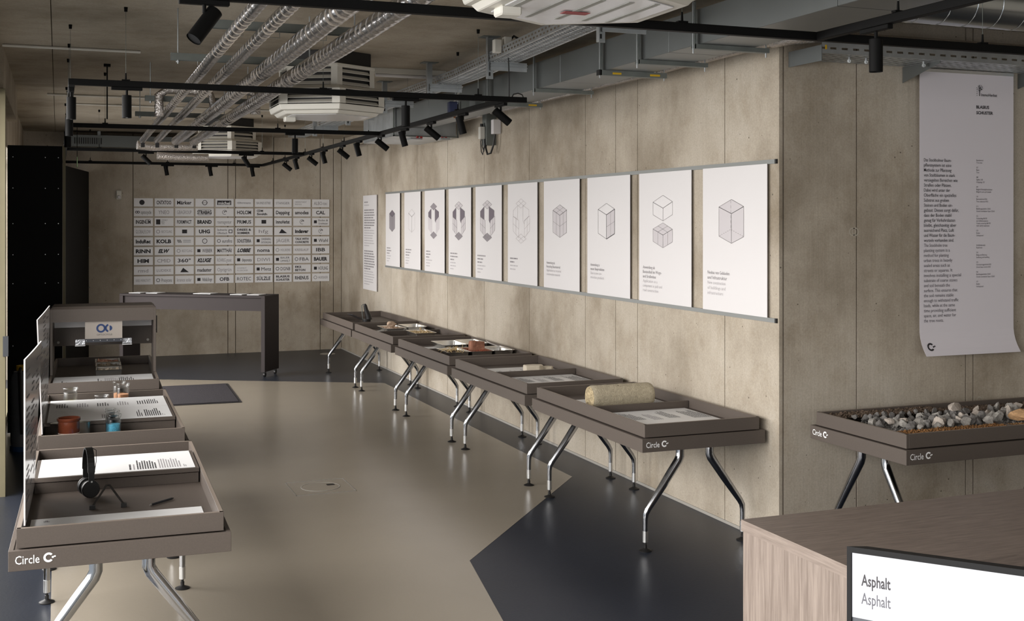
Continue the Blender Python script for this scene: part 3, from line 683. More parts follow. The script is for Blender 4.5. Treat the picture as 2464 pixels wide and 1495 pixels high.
# band lies in local y-z plane, cups at the bottom
band = []
for i in range(15):
    a = R(180*i/14); band.append((0, 0.052*math.cos(a)*1.0, 0.125 + 0.10*math.sin(a)))
b = MB()
for (y0,z0),(y1,z1) in zip([(p[1],p[2]) for p in band],[(p[1],p[2]) for p in band][1:]):
    nx = 0.015; d = Vector((0,y1-y0,z1-z0)).normalized(); nn_ = Vector((0,-d.z,d.y))*0.0035
    q = []
    for (y,z) in ((y0,z0),(y1,z1)):
        for sx in (-nx,nx):
            for s_ in (-1,1): q.append((sx, y+nn_.y*s_, z+nn_.z*s_))
    b.add(q, [(0,1,5,4),(2,6,7,3),(0,4,6,2),(1,3,7,5),(0,2,3,1),(4,5,7,6)])
b.build('headband', M_BLACK, t)
for s_, nm in ((-1,'near'),(1,'far')):
    c = MB(); c.cyl((0, s_*0.050, 0.05),(0, s_*0.032, 0.05),0.038,0.040,24); c.build('ear_cup', M_BLACK, t, True, bevel=0.003)
    c = MB(); c.cyl((0, s_*0.032, 0.05),(0, s_*0.012, 0.05),0.041,0.036,24); c.build('ear_pad', mat('black_leatherette', srgb(22,22,23), 0.5), t, True, bevel=0.005)
    MB().box(-0.012,0.012,s_*0.052-0.003,s_*0.052+0.003,0.075,0.135).build('slider', M_BLACK, t)
    MB().cyl((0,s_*0.055,0.085),(0,s_*0.059,0.085),0.004,n=10).build('pivot', M_SLEEVE, t)
MB().tube([(0.0,-0.01,0.225),(0.02,0,0.22),(0.033,0.0,0.212),(0.034,0.005,0.16),(0.022,0.0,0.09)], 0.0016, 6).build('cable', M_BLACK, t, True)
t = thing('folding_stand', 'small black folding stand shaped like an A behind the pen', 'stand', (0.20, 5.30, ZF+0.001), -2)
b = MB(); m_bz = mat('gunmetal', srgb(60,58,56), 0.35, 0.6)
for s_ in (-1,1):
    MB().tube([(0,0.05,0.085),(s_*0.006,0.05,0.086),(s_*0.062,0.0,0.012)], 0.005, 6).build('arm', m_bz, t)
    MB().box(s_*0.064-0.012,s_*0.064+0.012,-0.016,0.010,0.0,0.016).build('foot', M_BLACK, t)
o = tag(MB().cyl((0,0,0.0055),(0.125,0,0.0055),0.005,n=12).build('pen', mat('dark_pen_barrel', srgb(40,42,46), 0.3)), 'dark pen lying on the floor of the near left tray', 'pen'); o.location = (0.375,5.262,ZF+0.001); o.rotation_euler=(0,0,R(42))
MB().cyl((-0.008,0,0.0055),(0.0,0,0.0055),0.0035,0.005,n=12).build('tip', M_SLEEVE, o); MB().cyl((0.125,0,0.0055),(0.137,0,0.0055),0.005,0.0015,n=12).build('nib', m_bz, o)

# ---- jars
def jar(label, x, y, z, r, h, fill=None, level=0.5, square=True, group=None, lidh=0.03):
    t = thing('glass_jar', label, 'jar', (x, y, z), 8, group)
    b = MB(); n = 20; 
    def ringp(rr, zz):
        out = []
        for k in range(n):
            a = 2*math.pi*k/n; c_, s_ = math.cos(a), math.sin(a)
            if square:
                e = 0.32; q = (abs(c_)**(2/ (1/e))+abs(s_)**(2/(1/e))) if False else max(abs(c_),abs(s_)); q = 0.55*1 + 0.45*q; out.append((rr*c_/q*0.92, rr*s_/q*0.92, zz))
            else: out.append((rr*c_, rr*s_, zz))
        return out
    prof = [(0.0,0.0),(r*.96,0.0),(r,0.004),(r,h-.004),(r*.97,h),(r*.90,h),(r*.92,h-.006),(r*.92,0.007),(r*.88,0.005),(0,0.005)]
    vs = []; fs = []
    for rr, zz in prof: vs += ringp(rr, zz)
    for i in range(len(prof)-1):
        for k in range(n): fs.append((i*n+k, i*n+(k+1)%n, (i+1)*n+(k+1)%n, (i+1)*n+k))
    b.add(vs, fs); b.build('glass', M_CLEAR, t, True)
    b = MB(); vs = []; fs = []
    prof = [(0,h+.002),(r*.86,h+.002),(r*.9,h+.006),(r*1.02,h+lidh*.5),(r*1.12,h+lidh*.85),(r*1.08,h+lidh),(r*.9,h+lidh*.95),(r*.6,h+lidh*.6),(0,h+lidh*.55)]
    for rr, zz in prof: vs += ringp(rr, zz)
    for i in range(len(prof)-1):
        for k in range(n): fs.append((i*n+k, i*n+(k+1)%n, (i+1)*n+(k+1)%n, (i+1)*n+k))
    b.add(vs, fs); b.build('lid', M_CLEAR, t, True)
    if fill:
        b = MB(); zz = 0.006+(h-0.01)*level; vs = ringp(r*.89,0.0065)+ringp(r*.89,zz)
        b.add(vs, [tuple(range(n-1,-1,-1)), tuple(range(n,2*n))]+[(i,(i+1)%n,n+(i+1)%n,n+i) for i in range(n)])
        q = b.build('contents', fill, t, False); q['kind'] = 'stuff'
    return t
m_oil = mat('yellow_oil', (0.85,0.75,0.12,1), 0.05, trans=0.5); m_san = mat('orange_sand_fill', srgb(206,150,112), 0.9, var=0.1, vscale=60)
m_blu = mat('light_blue_granulate', srgb(92,182,214), 0.8, var=0.35, vscale=260, bump=1.0, bscale=300); m_wgr = mat('white_granulate', srgb(225,225,222), 0.8, var=0.12, vscale=260)
zj = ZF+0.001
jar('wide glass jar with a little yellow oil behind the white sheets', 0.075, 8.28, zj, 0.047, 0.095, m_oil, 0.35)
jar('low round glass dish between the oil jar and the sand jars', 0.27, 8.24, zj, 0.044, 0.050, m_wgr, 0.2, square=False, lidh=0.022)
jar('tall glass jar of orange sand, front of the pair by the divider', 0.405, 8.23, zj, 0.042, 0.115, m_san, 0.62)
jar('tall glass jar half hidden behind the front sand jar', 0.385, 8.335, zj, 0.042, 0.115, m_san, 0.55)
jar('glass jar of light blue granulate over white grains, foremost of three', 0.297, 7.02, zj, 0.040, 0.100, m_blu, 0.75)
jar('glass jar of blue granulate in the middle of the row of three', 0.292, 7.095, zj, 0.040, 0.108, m_blu, 0.6)
jar('rearmost glass jar of blue granulate against the divider', 0.283, 7.165, zj, 0.030, 0.112, m_blu, 0.5)
# pipe piece
t = thing('pipe_piece', 'short brown glazed pipe piece in the jar tray', 'pipe', (0.055, 6.995, zj))
m_pipe = mat('brown_red_plastic_pipe', srgb(104,54,36), 0.18, var=0.15, vscale=30, coat=0.3); r_ = 0.062
MB().lathe([(r_*.90,0),(r_*.90,0.055),(r_*.93,0.060),(r_*.93,0.125),(r_,0.130),(r_*1.02,0.145),(r_*.96,0.147),(r_*.88,0.143),(r_*.86,0.06),(r_*.84,0.0)], n=36).build('pipe_wall', m_pipe, t, True)
t.scale = (1,1,0.88)
MB().lathe([(r_*.905,0.045),(r_*.925,0.047),(r_*.925,0.051),(r_*.905,0.053)], n=36).build('white_ring', mat('pale_ring', srgb(200,180,170), 0.3), t, True)
t = thing('ring', 'small bright blue plastic ring before the brown pipe piece', 'ring', (0.090, 6.892, zj))
MB().lathe([(0.034,0),(0.034,0.030),(0.032,0.033),(0.029,0.030),(0.028,0)], n=28).build('ring_wall', mat('bright_blue_plastic', srgb(76,142,205), 0.3), t, True)
t = thing('metal_tin', 'low oval polished metal tin behind the brown pipe piece', 'tin', (0.065, 7.120, zj)); t.scale = (1.15, 0.42, 1)
b = MB(); b.lathe([(0.085,0),(0.09,0.004),(0.094,0.078),(0.096,0.081),(0.092,0.078),(0.087,0.006),(0.0,0.004)], n=36); b.build('tin_wall', M_STEEL, t, True)

# ---- info panels standing along the left tables
def infopanel(label, p0, p1, z0, z1, lean, seed):
    random.seed(seed)
    a = Vector((p0[0], p0[1], 0)); d = (Vector((p1[0],p1[1],0)) - a); Ln = d.length; d.normalize(); nrm = Vector((d.y, -d.x, 0))
    t = thing('info_panel', label, 'panel', (a.x, a.y, z0)); ns = 10
    vs = []; fs = []; h = z1-z0
    def pt(u, w, off):   # u along, w up
        bow = 0.010*math.sin(math.pi*w)*0
        p = d*(u*Ln) + Vector((0,0,w*h)) + nrm*(lean[0]*(1-u)*w + lean[1]*u*w + off + 0.002*math.sin(math.pi*u)); return p
    for j in range(ns+1):
        for i in range(ns+1):
            vs.append(pt(i/ns, j/ns, 0))
    for j in range(ns+1):
        for i in range(ns+1):
            vs.append(pt(i/ns, j/ns, -0.006))
    K = (ns+1)**2; idx = lambda i,j,k=0: j*(ns+1)+i+K*k
    for j in range(ns):
        for i in range(ns):
            fs.append((idx(i,j),idx(i,j+1),idx(i+1,j+1),idx(i+1,j))); fs.append((idx(i,j,1),idx(i+1,j,1),idx(i+1,j+1,1),idx(i,j+1,1)))
    mf = len(fs)
    for i in range(ns):
        fs.append((idx(i,0),idx(i+1,0),idx(i+1,0,1),idx(i,0,1))); fs.append((idx(i,ns),idx(i,ns,1),idx(i+1,ns,1),idx(i+1,ns)))
        fs.append((idx(0,i),idx(0,i,1),idx(0,i+1,1),idx(0,i+1))); fs.append((idx(ns,i),idx(ns,i+1),idx(ns,i+1,1),idx(ns,i,1)))
    b = MB(); b.add(vs, fs); b.m = [0]*mf + [1]*(len(fs)-mf)
    b.build('sheet', [mat('glossy_grey_panel_face', srgb(140,140,142), 0.16), M_WHITE], t)
    f = MB()
    for col_ in range(3):
        for r_ in range(22):
            if random.random() < .45: continue
            u0 = 0.08+col_*0.30; u1 = u0+random.uniform(.12,.22); w0 = 0.95-r_*0.040; w1 = w0+0.011
            f.add([pt(u0,w0,.0012),pt(u1,w0,.0012),pt(u1,w1,.0012),pt(u0,w1,.0012)], [(0,3,2,1)])
    f.build('text', mat('panel_print', srgb(96,94,98), 0.5), t)
    return t
infopanel('large glossy grey text panel with white edge along the near left tray', (-0.118,4.835), (-0.098,5.56), 0.757, 1.395, (0.0,0.03), 3)
infopanel('tall glossy grey text panel with white edge on the jar tray', (-0.080,6.86), (-0.060,7.98), 0.757, 1.385, (-0.025,0.01), 4)

# ---- device frame on L3
t = thing('device_frame', 'taupe arch frame with white device mounted across the far left tray', 'frame', (0.330, 9.62, 0.7565), -1.8)
hw = 0.383; d0, d1 = -0.19, 0.19; H_ = 0.515
MB().box(-hw,-hw+.018,d0,d1,0,H_-.018).build('side_panel', M_LAM, t, bevel=0.001); MB().box(hw-.018,hw,d0,d1,0,H_-.018).build('side_panel', M_LAM, t, bevel=0.001)
b = MB(); b.add([(-hw,d0,H_-.018),(hw,d0,H_-.018),(hw-.0,d1,H_-.018),(-hw,d1,H_-.018),(-hw+.02,d0+.02,H_),(hw-.02,d0+.02,H_),(hw-.02,d1-.02,H_),(-hw+.02,d1-.02,H_)],[(0,3,2,1),(4,5,6,7),(0,1,5,4),(1,2,6,5),(2,3,7,6),(3,0,4,7)]); b.build('top_panel', M_LAM, t)
MB().box(-hw+.018,hw-.018,d0,d0+.018,H_-.115,H_-.018).build('fascia', M_LAM, t)
MB().box(-hw+.018,hw-.018,d1-.03,d1-.012,0.185,0.345).build('rear_board', M_LAMIN, t)
MB().box(-hw+.02,hw-.02,d1-.045,d1-.03,0.330,0.400).build('white_strip', M_WHITE, t)
for s_ in (-1,1): MB().cyl((s_*0.335,d1-.03,0.215),(s_*0.335,d1-.042,0.215),0.010,n=14).build('button', M_BEAD, t)
dv = MB().box(-0.135,0.135,d0+.02,d0+.026,0.262,0.405).build('device_plate', mat('off_white_device', srgb(158,150,142), 0.5), t)
b = MB().box(-0.135,0.135,d0+.005,d0+.028,0.240,0.266).build('light_bar', mat('dark_light_bar', srgb(52,54,60), 0.4), t)
for i in range(6): MB().cyl((-0.125+0.05*i,d0+.005,0.254),(-0.125+0.05*i,d0+.003,0.254),0.0028,n=8).build('light_point', M_SLEEVE, b)
f = Flat(); f.frame((0,d0+.02,0.34),(1,0,0),(0,0,1),0.001)
f.ring(-0.020,0.005,0.034,0.020); f.ring(0.042,0.005,0.034,0.020,110,250,18)
f.poly([(0.042+0.020*math.cos(R(a)),0.005+0.020*math.sin(R(a))) for a in range(-90,91,15)])
f.build('logo', mat('deep_blue_print', srgb(28,52,96), 0.5), dv)
f = Flat(); f.frame((0,d0+.02,0.34),(1,0,0),(0,0,1),0.001); f.text('OPTOCYCLE',0.006,-0.050,0.017,width=0.112,align='c'); f.build('lettering', M_INK, dv)
for s_ in (-1,1):
    x = s_*0.17
    MB().box(x-.034,x+.034,d0+.03,d0+.07,0.222,0.262).build('clear_block', mat('frosted_block', srgb(170,172,176), 0.12, 0.5, bump=1, bscale=40), t)
    MB().box(x-.036,x+.036,d0+.028,d0+.072,0.212,0.218).build('bracket', M_SLEEVE, t)
MB().box(-0.006,0,-0.02,0.02,0,0.135).build('side_handle', M_BLACK, t).location = (hw+.018,0.05,0.28)
MB().box(0,0.014,-0.01,0.01,0,0.01).build('handle_mount', M_BLACK, t).location = (hw,0.05,0.30)
# glass dishes
def dish(label, x, y, fill, n_, seed):
    t = thing('glass_dish', label, 'dish', (x,y,ZF+0.012),-2,'glass dishes in the far left tray')
    b = MB(); a, c, h = 0.095, 0.12, 0.055
    o_ = [(-a,-c),(a,-c),(a,c),(-a,c)]; i_ = [(-a+.008,-c+.008),(a-.008,-c+.008),(a-.008,c-.008),(-a+.008,c-.008)]
    vs = [(x_,y_,0) for x_,y_ in o_]+[(x_*1.04,y_*1.04,h) for x_,y_ in o_]+[(x_,y_,h) for x_,y_ in i_]+[(x_,y_,0.006) for x_,y_ in i_]
    fs = [(0,3,2,1)]+[(k,(k+1)%4,4+(k+1)%4,4+k) for k in range(4)]+[(4+k,4+(k+1)%4,8+(k+1)%4,8+k) for k in range(4)]+[(8+k,8+(k+1)%4,12+(k+1)%4,12+k) for k in range(4)]+[(12,13,14,15)]
    b.add(vs, fs); b.build('glass', M_STEEL, t, bevel=0.003)
    soil('dish_filling', None, t, -0.08,0.08,-0.10,0.10,0.035,n_,.006,.020,fill,seed,amp=0.02)
    return t
dish('polished dish heaped with pinkish shards, rearmost of the three', 0.385, 10.32, mat('pink_shards', srgb(176,134,112), 0.8, var=0.35, vscale=30), 110, 51)
dish('polished dish with grey-brown powder, middle of the three', 0.380, 10.04, mat('grey_brown_powder', srgb(120,108,90), 0.9, var=0.2, vscale=30), 40, 52)
dish('polished dish with pale powder, nearest of the three', 0.372, 9.76, mat('pale_powder', srgb(190,176,156), 0.9, var=0.1, vscale=30), 20, 53)

# ================================================================== COUNTER
m_ct = mat('violet_grey_laminate', srgb(54,49,49), 0.6, spec=0.15, var=0.04, vscale=120); m_ctd = mat('violet_grey_laminate_inner', srgb(84,72,68), 0.5)
t = thing('mobile_counter', 'tall grey-violet counter on castors before the rear wall', 'counter', (2.36, 14.39, 0), -35)
LL = 2.0; DD = 0.40
MB().box(-LL,0,0,DD,0.975,1.0).build('worktop', m_ct, t, bevel=0.001)
for x in (-LL,-0.05): MB().box(x,x+0.05,0,DD,0.065,0.975).build('side_slab', m_ct, t, bevel=0.001)
MB().box(-LL+.05,-0.05,0.03,0.05,0.81,0.975).build('front_apron', m_ct, t)
for x in (-LL+.025,-0.025):
    for y in (0.05,DD-.05):
        w_ = MB().cyl((x-.010,y,0.028),(x+.010,y,0.028),0.028,n=16).build('castor', M_BLACK, t, True); MB().box(x-.014,x+.014,y-.01,y+.01,0.045,0.066).build('castor_fork', M_BLACK, w_)
for i,(x,y,l_) in enumerate(((-1.93,0.10,'leaflet at the left end of the tall counter'),(-1.70,0.12,'leaflet second from the left on the tall counter'),(-1.06,0.16,'wide leaflet in the middle of the tall counter'),(-0.52,0.10,'leaflet second from the right on the tall counter'),(-0.29,0.10,'leaflet at the right end of the tall counter'))):
    c_, s_ = math.cos(R(-35)), math.sin(R(-35)); px = 2.36 + x*c_-y*s_; py = 14.39 + x*s_+y*c_
    o = tag(MB().box(0,0.16 if i != 2 else .24,0,0.20,0,0.006).build('leaflet', M_PAPER), 'white '+l_, 'leaflet', 'leaflets on the counter'); o.location = (px,py,1.0008); o.rotation_euler=(0,0,R(-35))

# ================================================================== DESK + DISPLAY
t = thing('reception_desk', 'large grey-brown wood-grain desk at the lower right', 'desk', (2.19, 2.77, 0))
MB().box(0,3.2,0,0.67,0.862,0.90).build('raised_top', [M_WOODTOP], t)
MB().box(-0.0012,0,0,0.67,0.862,0.90).build('edge_band', M_WOODE, t)
MB().box(0.004,0.036,-0.62,0.665,0,0.861).build('side_panel', M_WOODV, t)
MB().box(0.036,3.2,0.62,0.655,0,0.861).build('back_panel', M_WOODV, t)
MB().box(0.036,3.2,-0.62,0.02,0.70,0.738).build('worktop', M_WOODE, t)
# tilted display on a floor stand
t = thing('display_screen', 'black framed display reading Asphalt at the lower right corner', 'display', (0,0,0))
c_, s_ = math.cos(R(21.32)), math.sin(R(21.32)); RT = Vector((c_,-s_,0)); FW = Vector((s_,c_,0)); UP = Vector((0,0,1))
dd = 2.3; TL = RT*((2041-1232)/2797*dd) + FW*dd + UP*(1.93-(1315-530.3)/2797*dd)
ex = (RT*0.543 + UP*0.128 - FW*0.83).normalized(); ray = (TL-Vector((0,0,1.93)))/dd; ez = (UP - ray*(ex.dot(UP)/ex.dot(ray))).normalized(); en = ex.cross(ez)
en = -en if en.dot(FW) > 0 else en     # faces the camera
def fr(x, z, n_): return TL + ex*x + ez*z + en*n_
def slab(name, x0,x1,z0,z1,n0,n1,m,par):
    b = MB(); b.add([fr(x,z,n_) for n_ in (n0,n1) for z in (z0,z1) for x in (x0,x1)], [(0,1,3,2),(4,6,7,5),(0,4,5,1),(2,3,7,6),(0,2,6,4),(1,5,7,3)])
    return b.build(name, m, par)
LW, LH = 0.66, 0.42; bz = 0.011
M_BEZ = mat('black_bezel', srgb(12,12,13), 0.6, spec=0.2)
cs = slab('casing', 0,LW,-LH,0,-0.055,-0.002,M_BEZ,t)
slab('bezel_top',0,LW,-bz,0,-0.002,0.004,M_BEZ,t); slab('bezel_bottom',0,LW,-LH,-LH+bz,-0.002,0.004,M_BEZ,t); slab('bezel_left',0,bz,-LH+bz,-bz,-0.002,0.004,M_BEZ,t); slab('bezel_right',LW-bz,LW,-LH+bz,-bz,-0.002,0.004,M_BEZ,t)
sw = slab('screen_white',bz,LW-bz,-0.132,-bz,-0.002,0.001,mat('lit_white_screen', srgb(60,60,62), 0.3, emit=(0.95,0.95,1,1), es=0.95),t)
slab('screen_dark_band',bz,LW-bz,-LH+bz,-0.132,-0.002,0.001,mat('lit_dark_screen', srgb(58,60,64), 0.3, emit=(0.10,0.11,0.12,1), es=0.3),t)
for nm, zz, m_, bd in (('bold_word', -0.070, M_INK, 0.02), ('light_word', -0.104, mat('screen_grey_ink', srgb(70,70,76), 0.6), 0.006)):
    f = Flat(); f.frame(fr(0.034, zz, 0.0018), ex, ez, 0.0); f.text('Asphalt', 0, 0, 0.030, width=0.070, bold=bd); f.build(nm, m_, sw)
pc = fr(LW*0.5,-LH*0.5,-0.05)
MB().cyl((pc.x,pc.y,0.02),(pc.x,pc.y,pc.z),0.022,n=16).build('stand_pole', M_BLACK, t)
MB().cyl((pc.x,pc.y,0.0013),(pc.x,pc.y,0.02),0.22,n=32).build('stand_foot', M_BLACK, t)

# ================================================================== POSTERS ON THE LONG WALL
ZR1, ZR2 = 2.279, 1.335
for z, w_ in ((ZR1,'upper'),(ZR2,'lower')):
    t = thing('poster_rail', '%s slim aluminium rail holding the ten posters' % w_, 'rail', (XW-0.008, 10.2, z), group='poster rails')
    MB().box(-0.006,0.007,-4.36,4.45,-0.013,0.013).build('rail_bar', mat('dull_aluminium_rail', srgb(140,142,140), 0.45, 0.3), t)
    MB().box(-0.0065,0.0072,-4.37,-4.355,-0.0135,0.0135).build('end_cap', M_BLACK, t)
PW, PH = 0.745, 0.930
P0 = [14.592,13.724,12.879,11.992,11.120,10.211,9.339,8.445,7.555,6.655]
P1 = [13.927,13.044,12.137,11.259,10.375,9.489,8.596,7.700,6.805,5.913]
m_f1 = mat('pale_grey_fill', srgb(194,189,191), 0.7); m_f2 = mat('mid_grey_fill', srgb(136,130,134), 0.7); m_f3 = mat('dark_violet_grey_fill', srgb(104,96,104), 0.7)
m_ln = mat('thin_grey_line', srgb(120,116,116), 0.7); m_lf = mat('faint_line', srgb(178,171,171), 0.7)
cap = {6:(['Anwendung als','Recycling-Baumaterial'],['Application as recycled','construction material']),
       7:(['Anwendung in','neuen Bauprodukten'],['Use in new con-','struction products']),
       8:(['Anwendung als','Bestandteil im Wege-','und Straßenbau'],['Application as a','component in path and','road construction']),
       9:(['Neubau von Gebäuden','und Infrastruktur'],['New construction','of buildings and','infrastructure'])}
desc = ['a solid grey hexagonal column','a barely visible outline','an exploded column in plain greys','an exploded column with pale grids','an exploded column with strong grids','an exploded column in faint outline','a grey column divided in blocks','a white column with one gridded side','two cubes, one above the other','a transparent grey box']
for i,(ya,yb) in enumerate(zip(P0,P1)):
    w_ = ya-yb
    t = thing('poster', 'white poster with %s, %s of ten' % (desc[i], ['leftmost','second from left','third from left','fourth from left','fifth from left','sixth from left','fourth from right','third from right','second from right','rightmost'][i]), 'poster', (XW-0.018, ya, ZR2+0.013), 0, 'posters on the long wall')
    hh = ZR1-ZR2-0.024
    MB().box(-0.003,0,-w_,0,0,hh).build('board', M_WHITE, t)
    sides = {}
    def F(k):
        if k not in sides: sides[k] = Flat(); sides[k].frame((-0.003,0,hh),(0,-1,0),(0,0,1),{'a':.0006,'b':.0009,'c':.0009,'l':.0014,'f':.0014,'d':.0017}[k])
        return sides[k]
    X = lambda a: a*w_; Y = lambda a: -a*hh
    P = lambda pts: [(X(a),Y(b_)) for a,b_ in pts]
    def fill(k, pts): F(k).poly(P(pts)[::-1])
    def ln(pts, w=0.0024, k='l'): F(k).line(P(pts), w)
    l,c,r = 0.27,0.47,0.66
    if i in (6,7,9,0,1):
        tb,tm,tf,bm,bf = .225,.275,.322,.478,.525
        top=[(c,tb),(r,tm),(c,tf),(l,tm)]; lf=[(l,tm),(c,tf),(c,bf),(l,bm)]; rf=[(c,tf),(r,tm),(r,bm),(c,bf)]
        if i == 6:
            for q in (top,lf,rf): fill('a',q)
        if i == 9:
            fill('a', [(c,tb),(r,tm),(r,bm),(c,bf),(l,bm),(l,tm)])
        if i == 0:
            fill('b',lf); fill('b',rf); fill('c',top)
        if i == 7: fill('a',rf)
        k = 'f' if i == 1 else 'l'
        for q in (top,lf,rf): ln(q+[q[0]], 0.003, k)
        mx = lambda p,q,u: (p[0]+(q[0]-p[0])*u, p[1]+(q[1]-p[1])*u)
        if i in (6,):
            ln([mx(top[0],top[1],.5),mx(top[3],top[2],.5)]); ln([mx(top[0],top[3],.5),mx(top[1],top[2],.5)])
            ln([mx(lf[0],lf[1],.5),mx(lf[3],lf[2],.5)]); ln([mx(lf[0],lf[3],.5),mx(lf[1],lf[2],.5)])
        if i in (6,7): ln([mx(rf[0],rf[1],.5),mx(rf[3],rf[2],.5)]); ln([mx(rf[0],rf[3],.5),mx(rf[1],rf[2],.5)])
        if i == 7: F('d').line(P(rf+[rf[0]]), 0.005)
        if i == 9:
            for q in (0,1,2,3,4,5): 
                ln([mx((c-.01,tb),(c-.01,.43),q/6+.03),mx((c-.01,tb),(c-.01,.43),q/6+.12)])
                ln([mx((c-.01,.43),(l,bm),q/6+.03),mx((c-.01,.43),(l,bm),q/6+.12)]); ln([mx((c-.01,.43),(r,bm),q/6+.03),mx((c-.01,.43),(r,bm),q/6+.12)])
    elif i == 8:
        for k_,(tb,tm,tf,bm,bf) in enumerate(((.177,.228,.275,.325,.372),(.387,.435,.48,.53,.577))):
            l,c,r = .285,.48,.66
            top=[(c,tb),(r,tm),(c,tf),(l,tm)]; lf=[(l,tm),(c,tf),(c,bf),(l,bm)]; rf=[(c,tf),(r,tm),(r,bm),(c,bf)]
            if k_:
                for q in (top,lf,rf): fill('a',q)
            for q in (top,lf,rf): ln(q+[q[0]])
            if k_:
                mx = lambda p,q,u: (p[0]+(q[0]-p[0])*u, p[1]+(q[1]-p[1])*u)
                ln([mx(top[0],top[1],.5),mx(top[3],top[2],.5)]); ln([mx(top[0],top[3],.5),mx(top[1],top[2],.5)]); ln([mx(lf[0],lf[1],.5),mx(lf[3],lf[2],.5)]); ln([mx(rf[0],rf[1],.5),mx(rf[3],rf[2],.5)])
    else:
        rh = lambda cy_: [(.465,cy_-.047),(.64,cy_),(.465,cy_+.047),(.29,cy_)]
        A = [(.195,.27),(.35,.22),(.35,.36),(.195,.325)]; B = [(.53,.22),(.73,.265),(.73,.325),(.59,.37),(.57,.40),(.53,.37)]
        C = [(.19,.33),(.39,.37),(.39,.545),(.19,.475)]; D = [(.58,.37),(.755,.325),(.755,.47),(.58,.54)]
        if i != 5:
            fill('c',A); fill('c',B); fill('a',C); fill('a',D); fill('b' if i == 2 else 'a', rh(.20)); fill('b', rh(.55))
        k = 'f' if i == 5 else 'l'
        if i != 2:
            for q in (rh(.20),rh(.55),C,D,A,B): ln(q+[q[0]],0.003,k)
            ln([(.29,.335),(.29,.51)],0.003,k); ln([(.19,.40),(.39,.455)],0.003,k); ln([(.67,.345),(.67,.505)],0.003,k); ln([(.58,.455),(.755,.395)],0.003,k)
            ln([(.377,.176),(.552,.224)],0.003,k); ln([(.552,.176),(.377,.224)],0.003,k); ln([(.377,.526),(.552,.574)],0.003,k); ln([(.552,.526),(.377,.574)],0.003,k)
    for kk, ff in sides.items(): ff.build({'a':'pale_fill','b':'mid_fill','c':'dark_fill','l':'line_drawing','f':'faint_drawing','d':'bold_outline'}[kk], {'a':m_f1,'b':m_f2,'c':m_f3,'l':m_ln,'f':m_lf,'d':M_INK}[kk], t)
    f = Flat(); f.frame((-0.003,0,hh),(0,-1,0),(0,0,1),0.001); f2 = Flat(); f2.frame((-0.003,0,hh),(0,-1,0),(0,0,1),0.001)
    if i in cap:
        y = -{6:.775,7:.76,8:.745,9:.745}[i]*hh
        for s_ in cap[i][0]: f.text(s_,0.06,y,0.031,width=0.0155*len(s_)*0.9,bold=0.006); y -= 0.033
        for s_ in cap[i][1]: f2.text(s_,0.06,y,0.031,width=0.0155*len(s_)*0.88); y -= 0.033
    else:
        random.seed(i); f.greek(0.06,-0.76*hh,0.26,3 if i != 5 else 2,0.033,0.013,0.4); f2.greek(0.06,-(0.76)*hh-0.033*(3 if i != 5 else 2),0.24,3 if i != 5 else 2,0.033,0.011,0.4)
    f.build('bold_caption', M_INK2, t); f2.build('light_caption', M_INK3, t)
# tall text board
t = thing('text_board', 'tall narrow white text board hanging left of the posters', 'poster', (XW-0.012,15.78,0.98))
hh = 1.29; MB().box(-0.012,0,-0.72,0,0,hh).build('board', M_WHITE, t); random.seed(77)
f = Flat(); f.frame((-0.012,0,hh),(0,-1,0),(0,0,1),0.001); f2 = Flat(); f2.frame((-0.012,0,hh),(0,-1,0),(0,0,1),0.001)
f.greek(0.07,-0.10,0.42,1,0.035,0.016); f2.greek(0.07,-0.14,0.46,1,0.035,0.014)
f.greek(0.07,-0.21,0.58,8,0.0345,0.017,0.15); f2.greek(0.07,-0.21-8*.0345,0.55,7,0.0345,0.013,0.2)
f.greek(0.07,-0.77,0.58,8,0.0345,0.017,0.15); f2.greek(0.07,-0.77-8*.0345,0.55,6,0.0345,0.013,0.2)
f.build('bold_text', M_INK2, t); f2.build('light_text', M_INK3, t)

# ================================================================== BANNER
t = thing('banner', 'tall white hanging text banner above the stone table', 'banner', (5.34, YF-0.035, 1.09))
bw, bh = 0.375, 1.775; vs = []; fs = []; n = 30
def by(z): # curl forward near the bottom
    q = max(0, (0.16-z)/0.16); return -0.05*q*q
for i in range(n+1):
    z = bh*(i/n)**1.4
    for x in (-bw,bw): vs.append((x + (0.012*(max(0,(.16-z)/.16))**2 if True else 0), by(z), z))
for i in range(n): fs.append((2*i,2*i+1,2*i+3,2*i+2))
b = MB(); b.add(vs,fs); o = b.build('fabric', mat('white_banner_fabric', srgb(214,209,214), 0.6), t, False); sm = o.modifiers.new('s','SOLIDIFY'); sm.thickness = 0.001; sm.offset = 1
MB().box(-bw,bw,-0.004,0.012,bh-0.012,bh+0.008).build('top_rod', M_SLEEVE, t)
ger = ['Das Stockholmer Baum-','pflanzsystem ist eine','Methode zur Pflanzung','von Stadtbäumen in stark','versiegelten Bereichen wie','Straßen oder Plätzen.','Dabei wird unter der','Oberfläche ein spezielles','Substrat aus groben','Steinen und Boden ein-','gebaut. Dieses sorgt dafür,','dass der Boden stabil','genug für Verkehrslasten','bleibt, gleichzeitig aber','ausreichend Platz, Luft','und Wasser für die Baum-','wurzeln vorhanden sind.']
eng = ['The Stockholm tree','planting system is a','method for planting','urban trees in heavily','sealed areas such as','streets or squares. It','involves installing a special','substrate of coarse stones','and soil beneath the','surface. This ensures that','the soil remains stable','enough to withstand traffic','loads, while at the same','time providing sufficient','space, air, and water for','the tree roots.']
f = Flat(); f.frame((-bw,0,0),(1,0,0),(0,0,1),0.003); f2 = Flat(); f2.frame((-bw,0,0),(1,0,0),(0,0,1),0.003)
y = 2.305-1.09-0.010; p_ = 0.0312
